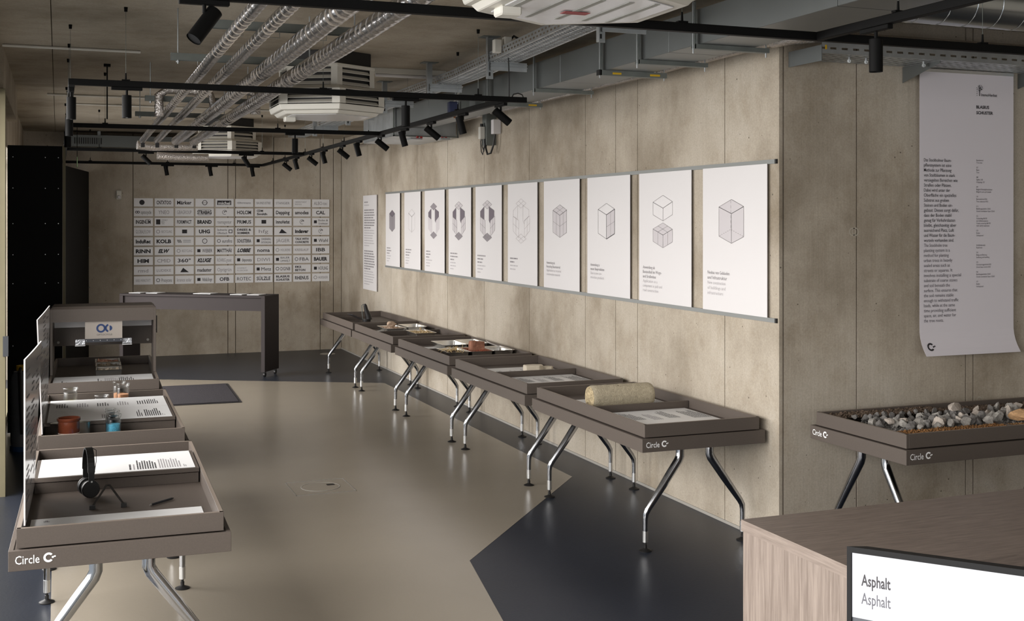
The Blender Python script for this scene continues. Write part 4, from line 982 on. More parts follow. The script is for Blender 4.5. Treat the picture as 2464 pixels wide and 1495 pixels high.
for s_ in ger: f.text(s_,0.032,y,0.029,width=0.0098*len(s_)+.008,bold=0.004); y -= p_
for s_ in eng: f2.text(s_,0.032,y,0.029,width=0.0098*len(s_)+.006); y -= p_
f.text('ImmoHerbst',0.485,2.717-1.09,0.026,width=0.128,bold=0.012)
f.text('BLASIUS',0.445,2.638-1.09,0.027,width=0.103,bold=0.03); f.text('SCHUSTER',0.445,2.602-1.09,0.027,width=0.135,bold=0.03)
g = Flat(); g.frame((-bw,-0.0216-0.055*0.41,0),(1,0,0),(0,0.41,1) if False else (0,0.38,0.925),0.003); g.o = Vector((-bw,-0.0255,0.055)); circle_mark(g,0.066,0.0,0.026); g.build('round_mark', M_INK, t)
# little tree mark: trunk, branches and leaf dots
f.rect(0.468,2.717-1.09,0.474,2.75-1.09); random.seed(9)
for a in range(0,360,40): f.line([(0.471,1.66),(0.471+0.018*math.cos(R(a)),1.672+0.016*math.sin(R(a)))],0.0015)
for _ in range(46):
    a = random.uniform(-30,210); q = random.uniform(.004,.024); x = 0.474+q*math.cos(R(a)); z = 1.672+q*math.sin(R(a)); f.rect(x,z,x+.004,z+.003)
for k in range(5): f.rect(0.448+random.uniform(-.002,.002),1.628+.012*k,0.453,1.632+.012*k)
f.build('dark_lettering', M_INK, t)
y = 2.305-1.09
col2 = ['Baumbereich','Tree area','','07','Baum','Tree','','08','Splitt 2/5','Chippings 2/5','','09','Belgard Rasengitterplatten','Belgard Lawn grid panels','','10','Baumsubstrat 0/16','Tree substrate 0/16','','11','Belüftungsschicht 32/63','Gravel ventilation layer 32/63','','12','Grobschlag 80/150','mit Schlämmsubstrat','Coarse screening 80/150','with slurry substrate','','13','Boden','Underground','','','','Straßenbereich','Road area','','14','Belag und Bettung','Surfacing and bedding','','15','Schottertragschicht 0/32','Gravel base course 0/32','','16','Belüftungsschicht 32/63','Gravel ventilation layer 32/63','','17','Boden','Underground']
for k_, s_ in enumerate(col2):
    if s_: (f2).text(s_,0.445,y,0.0145,width=0.0048*len(s_)+.004,bold=0.0)
    y -= 0.0153 if s_ else 0.0155
f2.build('grey_lettering', mat('soft_dark_print', srgb(84,80,86), 0.7), t)

# ================================================================== LOGO PLATES
rows = [
 [('o','Concular'),('','CNTXTOO'),('','Märker'),('ring','DRAUBST'),('inv','michel'),('thin','Ohrmann'),('g2','BAUINDUSTRIE'),('gs','STANGIER'),('g2','HERRSTADT|REISS'),('g','ALBO-tec')],
 [('r2','optocycle'),('tall','YNEO'),('g','GBAGROUP'),('lines','STRABAG'),('ic',''),('','HOLCIM'),('two','CDM|Smith'),('','Depping'),('','amodes'),('','CAL')],
 [('dots','INGENUM'),('sq','UMWELT|BAU|TEC'),('m','FORIMPACT'),('b','BRAND'),('g','raumagentur'),('m','PRIMUS'),('sqc',''),('','ImmoHerbst'),('ic',''),('sqs','Boden &|Grundwasser')],
 [('g','GLOBALFLOW'),('rg','RECYCLING'),('sqc',''),('b','UHG'),('sqr','Stadtwerke|Offenbach'),('two','DREES &|SOMMER'),('g','hfg'),('tri',''),('b','indaver'),('ic','mis')],
 [('b','InduRec'),('b','KOLB'),('hat',''),('ring','f'),('rs','eurofins'),('m','SCHUSTERRA'),('sqs','SONDERABFALL|ENTSORGUNG'),('g','JÄGER'),('two','TALK WITH|CONCRETE'),('sqs','Wahl')],
 [('b','RINN'),('bi','ELW'),('rg','RECYCLING'),('sqs','WEBER'),('m','MATTHÄI'),('bi','LOBBE'),('m','noma'),('rg','HOLSKENS'),('gs','KREISLAUF'),('m','IBB')],
 [('b','HIM'),('g','CMID'),('m','360°'),('bi','KLUGE'),('g','RÖHRIG granit'),('sqs','deponata'),('g','DIWI'),('sqs','BAUER|UMWELT'),('rs','FBA'),('b','BAUER')],
 [('g','rmd'),('gs','LUDEKE'),('tri',''),('m','madaster'),('g','Optigrün'),('g2','SCHMIDT|PLOECKER'),('sqs','Metz'),('rs','DGNB'),('two','EKS|BETON'),('sqs','HÖFLING')],
 [('gs','KREIS WERKSTATT'),('rs','Procycons'),('g','kronos solar'),('sqs','Walhalla Bruger'),('','OFB'),('o2','ROTEC'),('m','SÜLZLE'),('two','BLASIUS|SCHUSTER'),('m','RHENUS'),('rg','HUESKER')]]
ordn = ['first','second','third','fourth','fifth','sixth','seventh','eighth','ninth','tenth']
SX0, SX1, SZ1, SZ0 = 0.992, 3.800, 2.252, 1.010
cw = (SX1-SX0)/10; ch = (SZ1-SZ0)/9; gw, gh = 0.024, 0.022
plate = MB().box(0,cw-gw,-0.008,0,0,ch-gh); pm = None
for j in range(9):
    for i in range(10):
        x = SX0+i*cw; z = SZ1-(j+1)*ch+gh/2
        t = thing('logo_plate', 'small white logo plate, %s row from the top, %s from the left' % (ordn[j], ordn[i]), 'sign', (x, YB-0.002, z), 0, 'logo plates on the rear wall')
        if pm is None: q = plate.build('plate', M_SIGN, t); pm = q.data
        else: q = bpy.data.objects.new('plate', pm); COL.objects.link(q); q.parent = t
        st, s_ = rows[j][i]; w_ = cw-gw; h_ = ch-gh; mx_ = w_/2; my_ = h_/2
        f = Flat(); f.frame((0,-0.008,0),(1,0,0),(0,0,1),0.0012)
        bd = {'b':0.045,'bi':0.05,'m':0.02,'':0.025,'inv':0.03,'two':0.035,'lines':0.04,'dots':0.03}.get(st, 0.0); sh = 0.35 if st == 'bi' else 0
        pale = st in ('g','gs','g2','thin','rg') or (st == 'tall')
        x0 = 0.10*w_; ww = 0.78*w_
        if st in ('r2','sq','sqs','rs','rg','ic','o','ring','tri','hat','sqc','sqr','o2'):
            r_ = 0.030; cx_ = 0.18*w_
            if st in ('ic','tri','hat','sqc','o','ring'): cx_ = mx_ if st != 'o' else 0.42*w_
            if st == 'r2': f.ring(cx_-.012,my_,.018,.010); f.ring(cx_+.014,my_,.018,.010)
            elif st in ('sq',): f.rect(cx_-.028,my_-.036,cx_+.030,my_+.036)
            elif st in ('sqs',): f.rect(cx_-.022,my_-.022,cx_+.022,my_+.022)
            elif st == 'sqr': cx_ = 0.82*w_; [f.rect(*q_) for q_ in ((cx_-.026,my_-.026,cx_+.026,my_-.018),(cx_-.026,my_+.018,cx_+.026,my_+.026),(cx_-.026,my_-.018,cx_-.018,my_+.018),(cx_+.018,my_-.018,cx_+.026,my_+.018))]
            elif st == 'sqc': f.rect(cx_-.034,my_-.026,cx_+.034,my_+.028)
            elif st in ('rs','rg'): f.ring(cx_,my_,.026,.019)
            elif st == 'ic': f.ring(cx_,my_,.034,.029,20,300); f.ring(cx_+.008,my_+.004,.018,.010,0,220)
            elif st == 'o': f.ring(cx_,my_,.036,0.0001)
            elif st == 'ring': f.ring(cx_,my_,.036,.028)
            elif st == 'tri': f.poly([(cx_-.06,my_-.03),(cx_+.06,my_-.03),(cx_-.02,my_+.034)]); 
            elif st == 'hat': 
                for k_ in range(4): f.line([(0.10*w_+.014*k_,my_+.022),(0.10*w_+.02+.014*k_,my_-.022)],0.007)
                for k_ in range(4): f.rect(0.42*w_,my_+.016-.012*k_,0.84*w_,my_+.019-.012*k_)
            elif st == 'o2': pass
            if st in ('r2','sq','sqs','rs','rg'): x0 = 0.36*w_; ww = 0.55*w_
            if st == 'sqr': x0 = 0.08*w_; ww = 0.55*w_
        if s_ and st not in ('o','ring','ic'):
            ls = s_.split('|')
            sz = 0.072 if len(ls) == 1 else (0.042 if len(ls) == 2 else 0.022)
            if st in ('gs','rg','g2'): sz *= 0.72
            if st in ('thin',): sz *= 0.6
            if st == 'tall': sz = 0.075; x0 = .2*w_; ww = .58*w_
            if st == 'inv': f.rect(.09*w_,my_-.032,.86*w_,my_+.032)
            for k_, l_ in enumerate(ls):
                wd = min(ww, 0.60*sz*len(l_)*(1.2 if bd > .03 else 1.05))
                yy = my_ - sz*0.35 + (len(ls)-1)*sz*0.56 - k_*sz*1.12
                if st == 'inv':
                    f2 = Flat(); f2.frame((0,-0.008,0),(1,0,0),(0,0,1),0.0020); f2.text(l_,mx_*.95,yy,sz*.85,width=.66*w_,align='c',bold=bd); f2.build('pale_lettering', M_SIGN, t)
                elif len(ls) > 1 or x0 > .3*w_: f.text(l_,x0,yy,sz,width=wd,bold=bd,shear=sh)
                else: f.text(l_,mx_*.97,yy,sz,width=wd,bold=bd,align='c',shear=sh)
        elif s_: f.text(s_,(0.42*w_ if st=='o' else mx_),my_-.008,0.02,align='c') if st == 'ring' else None
        if st == 'lines': f.rect(.13*w_,my_+.034,.85*w_,my_+.039); f.rect(.13*w_,my_-.039,.85*w_,my_-.034)
        if st == 'dots':
            for k_ in range(4): f.rect(.62*w_+.016*k_,my_+.030,.62*w_+.016*k_+.010,my_+.038)
        if st == 'thin': f.rect(.08*w_,my_-.003,.86*w_,my_+.001)
        if f.v: f.build('lettering', M_INK2 if pale else M_INK, t)
t = thing('motion_sensor', 'small white motion sensor high on the rear wall', 'sensor', (0.79,YB,2.22))
MB().box(-0.035,0.035,-0.05,0,0,0.13).build('housing', M_ENAM, t, bevel=0.008); q = MB().lathe([(0,0.028),(0.018,0.022),(0.026,0)],n=16).build('lens', M_WHITE, t, True)
q.rotation_euler = (R(90),0,0); q.location = (0,-0.05,0.035)

# ================================================================== LIGHT TRACKS AND SPOTS
ZT = 2.71; TR = 0.0175
TRKS = thing('light_track', 'black rectangular grid of ceiling tracks hung over the far room', 'light track', (1.35, 12, ZT))
def trk(par, x0, x1, y0, y1, nm='track_bar'):
    px, py, pz = par.location
    MB().box(x0-px,x1-px,y0-py,y1-py,-TR,TR).build(nm, M_TRACK, par, bevel=0.002)
XL, XR, X2 = 0.070, 2.70, 3.005
TYS = [7.0, 10.17, 13.6, 16.62]
trk(TRKS, XL-TR, 2.83, TYS[0]-TR, TYS[0]+TR); 
for y in TYS[1:]: trk(TRKS, XL+TR, XR-TR, y-TR, y+TR)
trk(TRKS, XL-TR, XL+TR, TYS[0]+TR, TYS[3]+TR); trk(TRKS, XR-TR, XR+TR, TYS[0]+TR, TYS[3]+TR)
T2T = thing('light_track', 'black ceiling track crossing the upper right of the picture', 'light track', (3.0, 4.13, ZT))
YN = 4.13
trk(T2T, 0.1, 6.5, YN-TR, YN+TR); trk(T2T, X2-TR, X2+TR, -0.5, YN-TR)
def wire(par, x, y):
    px, py, pz = par.location
    w_ = MB(); w_.cyl((x-px,y-py,TR),(x-px,y-py,ZC-ZT),0.0012,n=5); o = w_.build('suspension_wire', M_GALVD, par)
    MB().cyl((x-px,y-py,TR),(x-px,y-py,TR+.045),0.006,0.004,8).build('wire_grip', M_TRACK, o)
    MB().box(x-px-.022,x-px+.022,y-py-.012,y-py+.012,TR,TR+.008).build('clip', M_TRACK, o)
    MB().cyl((x-px,y-py,ZC-ZT-.026),(x-px,y-py,ZC-ZT),0.009,0.011,10).build('ceiling_cup', M_TRACK, o)
for x, y in [(XL,7.75),(XL,8.6),(XL,9.4),(XL,11.4),(XL,13.0),(0.36,7.0),(1.50,7.0),(2.50,7.0),(0.36,10.17),(1.78,10.17),(0.42,13.6),(2.2,13.6),(0.40,16.62),(1.4,16.62),(2.3,16.62)]: wire(TRKS, x, y)
for y in (8.0,9.3,10.6,11.6,12.6,13.6,14.9,15.8): wire(TRKS, XR, y)
for x, y in [(0.6,YN),(2.35,YN),(3.9,YN),(X2,3.62),(4.6,YN)]: wire(T2T, x, y)
t = thing('power_feed', 'black cable feeding the ceiling track from the cable tray box', 'cable', (2.72,7.02,ZT+TR))
MB().tube([(0,0,0),(0,0,0.12),(0.0,0.02,0.34)],0.004,6).build('feed_cable', M_BLACK, t, True)
MB().tube([(0.02,0.0,0.0),(0.03,0,0.02),(0.06,0,0.028),(0.09,0,0.02),(0.10,0,0.0)],0.004,6).build('loop', M_BLACK, t, True)
def spot(label, x, y, tilt, az, along='y', s=1.0, lit=False, group='black track spotlights'):
    """tilt from straight down, azimuth of the aim direction; the adapter sits under the bar"""
    t = thing('track_spotlight', label, 'spotlight', (x, y, ZT-TR), 0, group)
    a = 0.085; h = 0.014
    (MB().box(-h,h,-a,a,-0.018,0) if along == 'y' else MB().box(-a,a,-h,h,-0.018,0)).build('adapter', M_TRACK, t, bevel=0.002)
    MB().cyl((0,0,-0.018),(0,0,-0.045),0.007,n=10).build('stem', M_TRACK, t)
    d = Vector((math.sin(R(tilt))*math.cos(R(az)), math.sin(R(tilt))*math.sin(R(az)), -math.cos(R(tilt)))); 
    r_ = 0.0265*s; L_ = 0.130*s; p = Vector((0,0,-0.045)); side = Vector((d.x,d.y,0)); 
    if tilt > 5:
        up = (Vector((0,0,1)) - d*d.z).normalized(); c0 = p - up*(r_*0.95) - d*0.035; 
    else: c0 = p + Vector((0,0,-0.002))
    b = MB().cyl(c0, c0+d*L_, r_, r_, 24, caps=False); b.cyl(c0, c0+d*0.002, r_, r_, 24); b.cyl(c0+d*(L_-0.012), c0+d*(L_-0.010), r_*0.98, r_*0.98, 24)
    o = b.build('barrel', M_TRACK, t, True)
    MB().cyl(c0+d*(L_-0.009), c0+d*(L_-0.004), r_*0.8, r_*0.92, 20).build('lens', M_LENS if lit else M_BEZ, o)
    return t
us = [6.87,7.73,8.48,9.21,9.97,10.78,11.47,12.30,13.00,13.86,14.56]
nm = ['nearest','second','third','fourth','fifth','sixth','seventh','eighth','ninth','tenth','farthest']
for i, y in enumerate(us):
    y2 = y*1.012+0.06
    spot('black spotlight on the right-hand track, %s of eleven aimed at the posters' % nm[i], XR, max(y2,7.12), 52 if i%2==0 else 16, -4 if i%2==0 else 5, 'y')
spot('black spotlight at the left end of the nearest cross track with lit lens', 0.365, 7.0, 0, 0, 'x', lit=True)
spot('black spotlight at the right part of the nearest cross track, straight down', 2.02, 7.0, 0, 0, 'x')
for y, q in ((7.12,'nearest'),(8.55,'second'),(9.9,'third')): spot('black spotlight with lit lens on the left edge track, %s of three' % q, XL, y+0.1, 0, 0, 'y', lit=True)
spot('black spotlight on the second cross track, straight down', 1.93, 10.17, 0, 0, 'x')
spot('tilted black spotlight at the left of the third cross track', 0.914, 13.6, 45, 0, 'x'); spot('tilted black spotlight at the right of the third cross track', 2.02, 13.6, 35, 20, 'x')
for x, q in ((1.40,'left'),(1.99,'middle'),(2.57,'right')): spot('black spotlight on the farthest cross track, %s of three' % q, x, 16.62, 12, 20, 'x')
spot('large black spotlight tilted left at the top left of the picture', 0.47, YN, 38, 205, 'x', 1.05)
spot('black spotlight hanging straight down near the upper right of the picture', X2, 3.75, 0, 0, 'y', lit=False)

# ================================================================== FOIL PIPES, STRUTS, AC UNITS
def foilpipe(label, x0,y0,x1,y1,z,r,seed):
    random.seed(seed); t = thing('foil_pipe', label, 'pipe', (x0,y0,z), 0, 'foil wrapped pipes'); L_ = math.hypot(x1-x0,y1-y0); n = int(L_/0.045)
    pts = []; rs = []
    ph = 0
    for i in range(n*2+1):
        u = i/(n*2); pts.append(((x1-x0)*u,(y1-y0)*u,0.004*math.sin(u*23+seed))); rs.append(r*(0.93 if i%4==0 else (1.0 if i%4 == 2 else 0.985))*(1+random.uniform(-.012,.012)))
    MB().tube(pts, r, 18, rs).build('foil_wrap', M_FOIL, t, True)
    dx,dy = (x1-x0)/L_,(y1-y0)/L_
    k = 0.05; proto = None
    while k < L_ - 0.05:
        if proto is None: proto = q = MB().cyl((0,0,0),(dx*.006,dy*.006,0.0025),r*1.03,n=18).build('tape_band', mat('bright_foil_tape', srgb(225,222,220), 0.2, 0.9), t, True)
        else: q = bpy.data.objects.new('tape_band', proto.data); COL.objects.link(q); q.parent = t
        q.location = (dx*k, dy*k, 0); k += random.uniform(.085,.125)
    return t
zp = 2.792
ex_ = lambda a,b_,y: a + (b_-a)*(y-4.5)/(13.25-4.5)
for lb, xa, xb, r_, sd in (('thin foil-wrapped pipe, leftmost of the four overhead',0.740,0.847,0.030,1),('thin foil-wrapped pipe, second from left overhead',0.869,0.994,0.030,2),('thick foil-wrapped pipe, third from left overhead',1.080,1.194,0.047,3),('thick foil-wrapped pipe, rightmost of the four overhead',1.294,1.383,0.047,4)):
    foilpipe(lb, ex_(xa,xb,2.2),2.2, ex_(xa,xb,13.2),13.2, zp, r_, sd)
t = thing('foil_manifold', 'crumpled foil cross pipe joining the far ends of the four pipes', 'pipe', (0.84,13.27,2.77))
MB().tube([(-0.04,0,-0.02),(0.1,0.02,-0.03),(0.60,0.03,-0.02)],0.05,14).build('upper_pipe', M_CRUMP, t, True)
MB().tube([(0.17,0.05,-0.13),(0.38,0.05,-0.14),(0.72,0.05,-0.14)],0.042,14).build('lower_pipe', M_CRUMP, t, True)
for x in (0.01,0.16,0.36,0.55): MB().box(x-.02,x+.02,-0.13,-0.10,-0.05,0.0).build('end_clamp', M_BLACK, t)
t = thing('foil_branch', 'crumpled foil branch pipe looping up between the overhead pipes', 'pipe', (0.80,9.4,2.79))
MB().tube([(-0.08,-0.1,-0.06),(-0.08,-0.1,0.10),(-0.02,-0.1,0.15),(0.30,-0.1,0.14),(0.33,-0.1,0.03)],0.035,12).build('branch', M_CRUMP, t, True)
MB().tube([(0.62,-0.3,-0.04),(0.62,-0.3,0.12),(0.50,-0.3,0.15),(0.42,-0.3,0.06)],0.04,12).build('branch', M_CRUMP, t, True)
def strut(label, x0, x1, y, z=2.85):
    t = thing('mounting_rail', label, 'rail', (x0,y,z),0,'mounting rails over the foil pipes')
    b = MB(); w = x1-x0
    b.box(0,w,-0.02,0.02,0.036,0.040).box(0,w,-0.02,-0.017,0,0.036).box(0,w,0.017,0.02,0,0.036); b.build('channel', M_GALVD, t)
    for x in (0.02*1, w-0.04):
        MB().cyl((x+.02,0,-0.02),(x+.02,0,ZC-z),0.004,n=6).build('threaded_rod', M_GALV, t); MB().cyl((x+.02,0,-0.012),(x+.02,0,-0.004),0.011,n=6).build('nut', M_GALV, t)
    for x in (0.22*w, 0.45*w, 0.75*w): MB().tube([(x-.03,0,0),(x-.03,0,-.03),(x+.03,0,-.03),(x+.03,0,0)],0.002,5).build('pipe_hook', M_GALV, t)
    return t
for lb,x0,x1,y in (('nearest galvanised rail over the foil pipes',0.63,1.40,5.70),('second galvanised rail over the foil pipes',0.60,1.42,6.92),('third galvanised rail over the foil pipes',0.62,1.42,9.35),('fourth galvanised rail over the foil pipes',0.63,1.42,10.75)): strut(lb,x0,x1,y)
# ceiling conduits
for lb, y, x0, x1 in (('thin grey conduit across the ceiling at upper left',8.75,-0.36,0.55),('thin pale conduit across the far ceiling, nearer one',12.0,-0.1,2.2),('thin pale conduit across the far ceiling, farther one',12.9,0.1,2.2)):
    tag(MB().cyl((x0,y,ZC-.011),(x1,y,ZC-.011),0.010,n=8).build('conduit', M_ENAM, smooth=True), lb, 'conduit')
tag(MB().box(0.35,0.36,9.6,9.61,2.72,3.13).box(0.33,0.38,9.58,9.63,3.13,3.15).build('drop_rod', M_TRACK), 'thin black drop rod left of the foil pipes', 'rod')

def ac(label, x, y, near=False):
    t = thing('ceiling_air_conditioner', label, 'air conditioner', (x,y,2.69),0,'hexagonal ceiling air conditioners')
    hx = lambda r, a0=-90: [(r*math.cos(R(a0+60*k)), r*math.sin(R(a0+60*k))) for k in range(6)]
    def shell(z0,z1,r,nm):
        b = MB(); pin = hx(r*0.93); b.prism(pin, z0+.001, z1-.001); b.build(nm+'_core', M_BLACK, t)
        P_ = hx(r)
        for k in range(6):     # corner pillars
            c_ = Vector((P_[k][0],P_[k][1],0)); p = Vector((P_[k-1][0],P_[k-1][1],0)); q = Vector((P_[(k+1)%6][0],P_[(k+1)%6][1],0))
            a_ = c_+(p-c_)*0.13; b_ = c_+(q-c_)*0.13; i_ = c_*0.9
            MB().prism([(a_.x,a_.y),(c_.x,c_.y),(b_.x,b_.y),(i_.x,i_.y)], z0, z1).build(nm+'_pillar', M_ENAM, t)
        nl = 3
        for j in range(nl):
            b = MB()
            zz = z0 + (z1-z0)*(j+0.5)/nl
            for k in range(6):
                a_ = Vector((P_[k][0],P_[k][1],0)); c_ = Vector((P_[(k+1)%6][0],P_[(k+1)%6][1],0)); e = c_-a_; a2 = a_+e*0.12; b2 = a_+e*0.88; inw = -((a2+b2)/2).normalized()*0.026
                hz = (z1-z0)/nl*0.30
                b.add([a2+Vector((0,0,zz-hz)),b2+Vector((0,0,zz-hz)),b2+inw+Vector((0,0,zz+hz)),a2+inw+Vector((0,0,zz+hz)), a2+Vector((0,0,zz-hz-.004)),b2+Vector((0,0,zz-hz-.004)),b2+inw+Vector((0,0,zz+hz-.004)),a2+inw+Vector((0,0,zz+hz-.004))],
                      [(0,1,2,3),(7,6,5,4),(0,4,5,1)])
            b.build(nm+'_louvre', M_ENAM, t)
    def hp(r, z0, z1, nm, m, r2=None):
        b = MB(); A_ = hx(r); B_ = hx(r2 or r)
        b.add([(a[0],a[1],z0) for a in A_]+[(a[0],a[1],z1) for a in B_], [tuple(range(5,-1,-1)),tuple(range(6,12))]+[(k,(k+1)%6,6+(k+1)%6,6+k) for k in range(6)]); return b.build(nm, m, t, bevel=0.004)
    hp(0.38,0.0,0.024,'bottom_rim',M_ENAM,0.405); hp(0.33,-0.004,0.0,'bottom_glass',M_GLASSW)
    hp(0.43,0.026,0.066,'lower_casing',M_ENAM,0.445)
    shell(0.070,0.175,0.44,'lower_grille'); hp(0.44,0.175,0.205,'middle_band',M_ENAM,0.38)
    shell(0.205,0.335,0.365,'upper_grille'); hp(0.37,0.335,0.36,'top_band',M_ENAM)
    hp(0.34,0.36,0.46,'ceiling_neck',M_BLACK)
    MB().box(-0.30,-0.22,0.02,0.10,-0.035,0.0).build('sensor_box', M_ENAM, t, bevel=0.006)
    if near:
        b = MB()
        for x_ in (-0.26,-0.14,-0.02,0.09,0.19): b.box(x_,x_+0.022,-0.20,0.20,-0.006,-0.0045)
        b.build('inner_strap', mat('grey_strap', srgb(150,150,144), 0.6), t)
        MB().box(-0.05,0.05,0.03,0.075,-0.0085,-0.0065).build('red_sticker', mat('dull_red_sticker', srgb(150,70,72), 0.6), t)
    return t
ac('white louvred hexagonal air conditioner in the middle distance', 1.845, 8.50)
ac('white louvred hexagonal air conditioner at the far end', 1.90, 14.35)
ac('white hexagonal air conditioner cut by the top edge of the picture', 1.75, 3.80, True)
# large duct across the rear with a grille
t = thing('rear_duct', 'grey rectangular duct with slotted grille across the rear wall top', 'duct', (0,0,0))
MB().box(0.13,2.6,16.75,17.12,2.93,3.085).build('duct_body', M_DUCT, t); 
for i in range(13): MB().box(0.20+i*.028,0.214+i*.028,16.745,16.75,2.965,3.05).build('grille_slot', M_BLACK, t)
MB().box(0.5,0.54,16.9,16.94,3.085,ZC).box(2.2,2.24,16.9,16.94,3.085,ZC).build('hanger', M_GALV, t)

# ================================================================== RECTANGULAR DUCT ALONG THE LONG WALL
t = thing('supply_duct', 'long galvanised rectangular duct running above the posters', 'duct', (0,0,0))
DX0, DX1, DZ0, DZ1 = 3.16, 3.50, 2.863, 3.05
for y0,y1 in ((-1.0,1.2),(1.2,2.7),(2.7,4.2),(4.2,5.7),(5.7,7.2),(7.2,8.7),(8.7,10.2),(10.2,11.3)): MB().box(DX0,DX1,y0+.002,y1-.002,DZ0,DZ1).build('duct_section', M_DUCT, t, bevel=0.002)
MB().box(3.15,3.80,11.31,12.6,2.78,3.08).build('plenum', M_GALV, t, bevel=0.003)
b = MB()
for z in (2.775,3.07): b.box(3.13,3.82,11.29,11.31,z,z+.012)
b.box(3.13,3.142,11.29,11.31,2.775,3.08).box(3.808,3.82,11.29,11.31,2.775,3.08); b.build('plenum_flange', M_GALVD, t)
MB().box(3.6,3.70,11.2,11.27,2.745,2.765).box(3.3,3.42,11.25,11.4,2.745,2.765).build('fire_stop_strap', M_GALV, t)
for x in (3.36,3.40,3.62,3.66): MB().cyl((x,11.22,2.755),(x,11.22,2.775),0.013,n=10).build('red_cap', M_RED, t)
def hanger(label, y, x0, x1, big=False):
    t = thing('duct_hanger', label, 'bracket', (x0,y,DZ0), 0, 'duct hangers')
    z = -0.034 if big else -0.026; w = x1-x0
    b = MB(); b.box(-0.02,w,-0.02,-0.016,z,-0.001).box(-0.02,w,0.016,0.02,z,-0.001).box(-0.02,w,-0.016,0.016,z,z+.003); b.build('cross_channel', M_GALVD, t)
    for x in (-0.014,):
        MB().box(x-.002,x+.0,-0.02,0.02,z,0.22).box(x-.008,x-.002,-0.02,-0.014,z,0.22).build('upright', M_GALVD, t)
        MB().cyl((x-.005,0.0,-0.05),(x-.005,0.0,ZC-DZ0),0.004,n=6).build('threaded_rod', M_GALV, t)
    MB().cyl((w-.01,0,-0.05),(w-.01,0,ZC-DZ0),0.004,n=6).build('threaded_rod', M_GALV, t)
    if big:
        MB().box(0.06,0.12,-0.0215,-0.020,z+.008,z+.020).box(w-.12,w-.05,-0.0215,-0.020,z+.008,z+.020).build('yellow_mark', M_YEL, t)
        MB().box(-0.032,-0.02,-0.02,0.02,z,0.0).build('end_cap', M_BLACK, t)
for lb,y,b_ in (('thin duct hanger behind the end of the nearest cross track',7.6,False),('duct hanger channel with yellow marks and black end cap',6.52,True),('duct hanger third from the camera side, plain channel',6.02,False),('duct hanger nearest the wall corner, plain channel',5.38,False),('duct hanger channel with yellow marks over the middle posters',8.55,True)): hanger(lb,y,DX0-.012,DX1+.09,b_)
# foil pipe hugging the wall top and turning the corner
t = thing('corner_pipe', 'crumpled foil-wrapped pipe along the wall top turning the corner', 'pipe', (0,0,0))
random.seed(3)
MB().tube([(3.915,16.0-0.35*i,2.972+random.uniform(-.004,.004)) for i in range(29)]+[(3.90,5.78,2.972)],0.020,12).build('thin_run', M_CRUMP, t, True)
pp = [(3.90,5.79,2.973),(3.93,5.62,2.974),(4.02,5.54,2.975)]+[(4.2+0.2*i,5.515,2.975) for i in range(19)]
MB().tube(pp,0.034,14).build('thick_run', M_CRUMP, t, True)
# cable tray
t = thing('cable_tray', 'perforated galvanised cable tray slung below the ceiling', 'cable tray', (2.82,8.2,2.985))
def traypiece(y0,y1,x_at,w=0.20):
    n = int((y1-y0)/0.12); bb = {-1: MB(), 1: MB()}; c = MB()
    for i in range(n):
        ya = y0+(y1-y0)*i/n; yb = y0+(y1-y0)*(i+1)/n; xa, xb = x_at(ya), x_at(yb)
        for s_ in (-1,1):
            o_ = s_*w/2; b = bb[s_]
            for z0,z1 in ((0,0.012),(0.024,0.036),(0.048,0.060)):
                b.add([(xa+o_,ya,z0),(xb+o_,yb,z0),(xb+o_,yb,z1),(xa+o_,ya,z1),(xa+o_+.0015,ya,z0),(xb+o_+.0015,yb,z0),(xb+o_+.0015,yb,z1),(xa+o_+.0015,ya,z1)],[(0,1,2,3),(4,7,6,5),(3,2,6,7),(0,4,5,1)])
            for (z0,z1,k0) in ((0.012,0.024,0.0),(0.036,0.048,0.5)):
                for q in (0.0,0.5):
                    f0 = q + k0*0.5; yy0 = ya+(yb-ya)*f0; yy1 = ya+(yb-ya)*(f0+0.22); xx = xa+(xb-xa)*f0
                    b.add([(xx+o_,yy0,z0),(xx+o_,yy1,z0),(xx+o_,yy1,z1),(xx+o_,yy0,z1)],[(0,1,2,3)])
        for k in range(5):
            x_ = -w/2+w*k/4.0*0.97
            c.add([(xa+x_,ya,0.0005),(xb+x_,yb,0.0005),(xb+x_+.016,yb,0.0005),(xa+x_+.016,ya,0.0005)],[(0,3,2,1)])
        for q in (0.0,0.33,0.66):
            yy = ya+(yb-ya)*q; xx = xa+(xb-xa)*q
            c.box(xx-w/2,xx+w/2,yy,yy+0.014,0.0,0.0015)
            for x_ in (-0.07,-0.03,0.01,0.05): c.box(xx+x_,xx+x_+.012,yy+.018,yy+.026,-.004,0.001)
    for b in bb.values(): b.build('side_rail', M_GALV, t)
    c.build('perforated_bottom', M_GALV, t)
traypiece(-2.9,0.0,lambda y: (y*0.063 if y < 0 else 0)+0.0); traypiece(0.0,6.6,lambda y: 0.0)
b = MB(); random.seed(12)
for k in range(4):
    xk = -0.06+0.04*k; b.tube([(xk+(y*0.063 if y < 0 else 0)+random.uniform(-.01,.01), y, 0.012+random.uniform(0,.01)) for y in [i*0.3-2.9 for i in range(31)]],0.006,6)
b.build('cables', mat('grey_cable', srgb(70,70,72), 0.5), t, True)
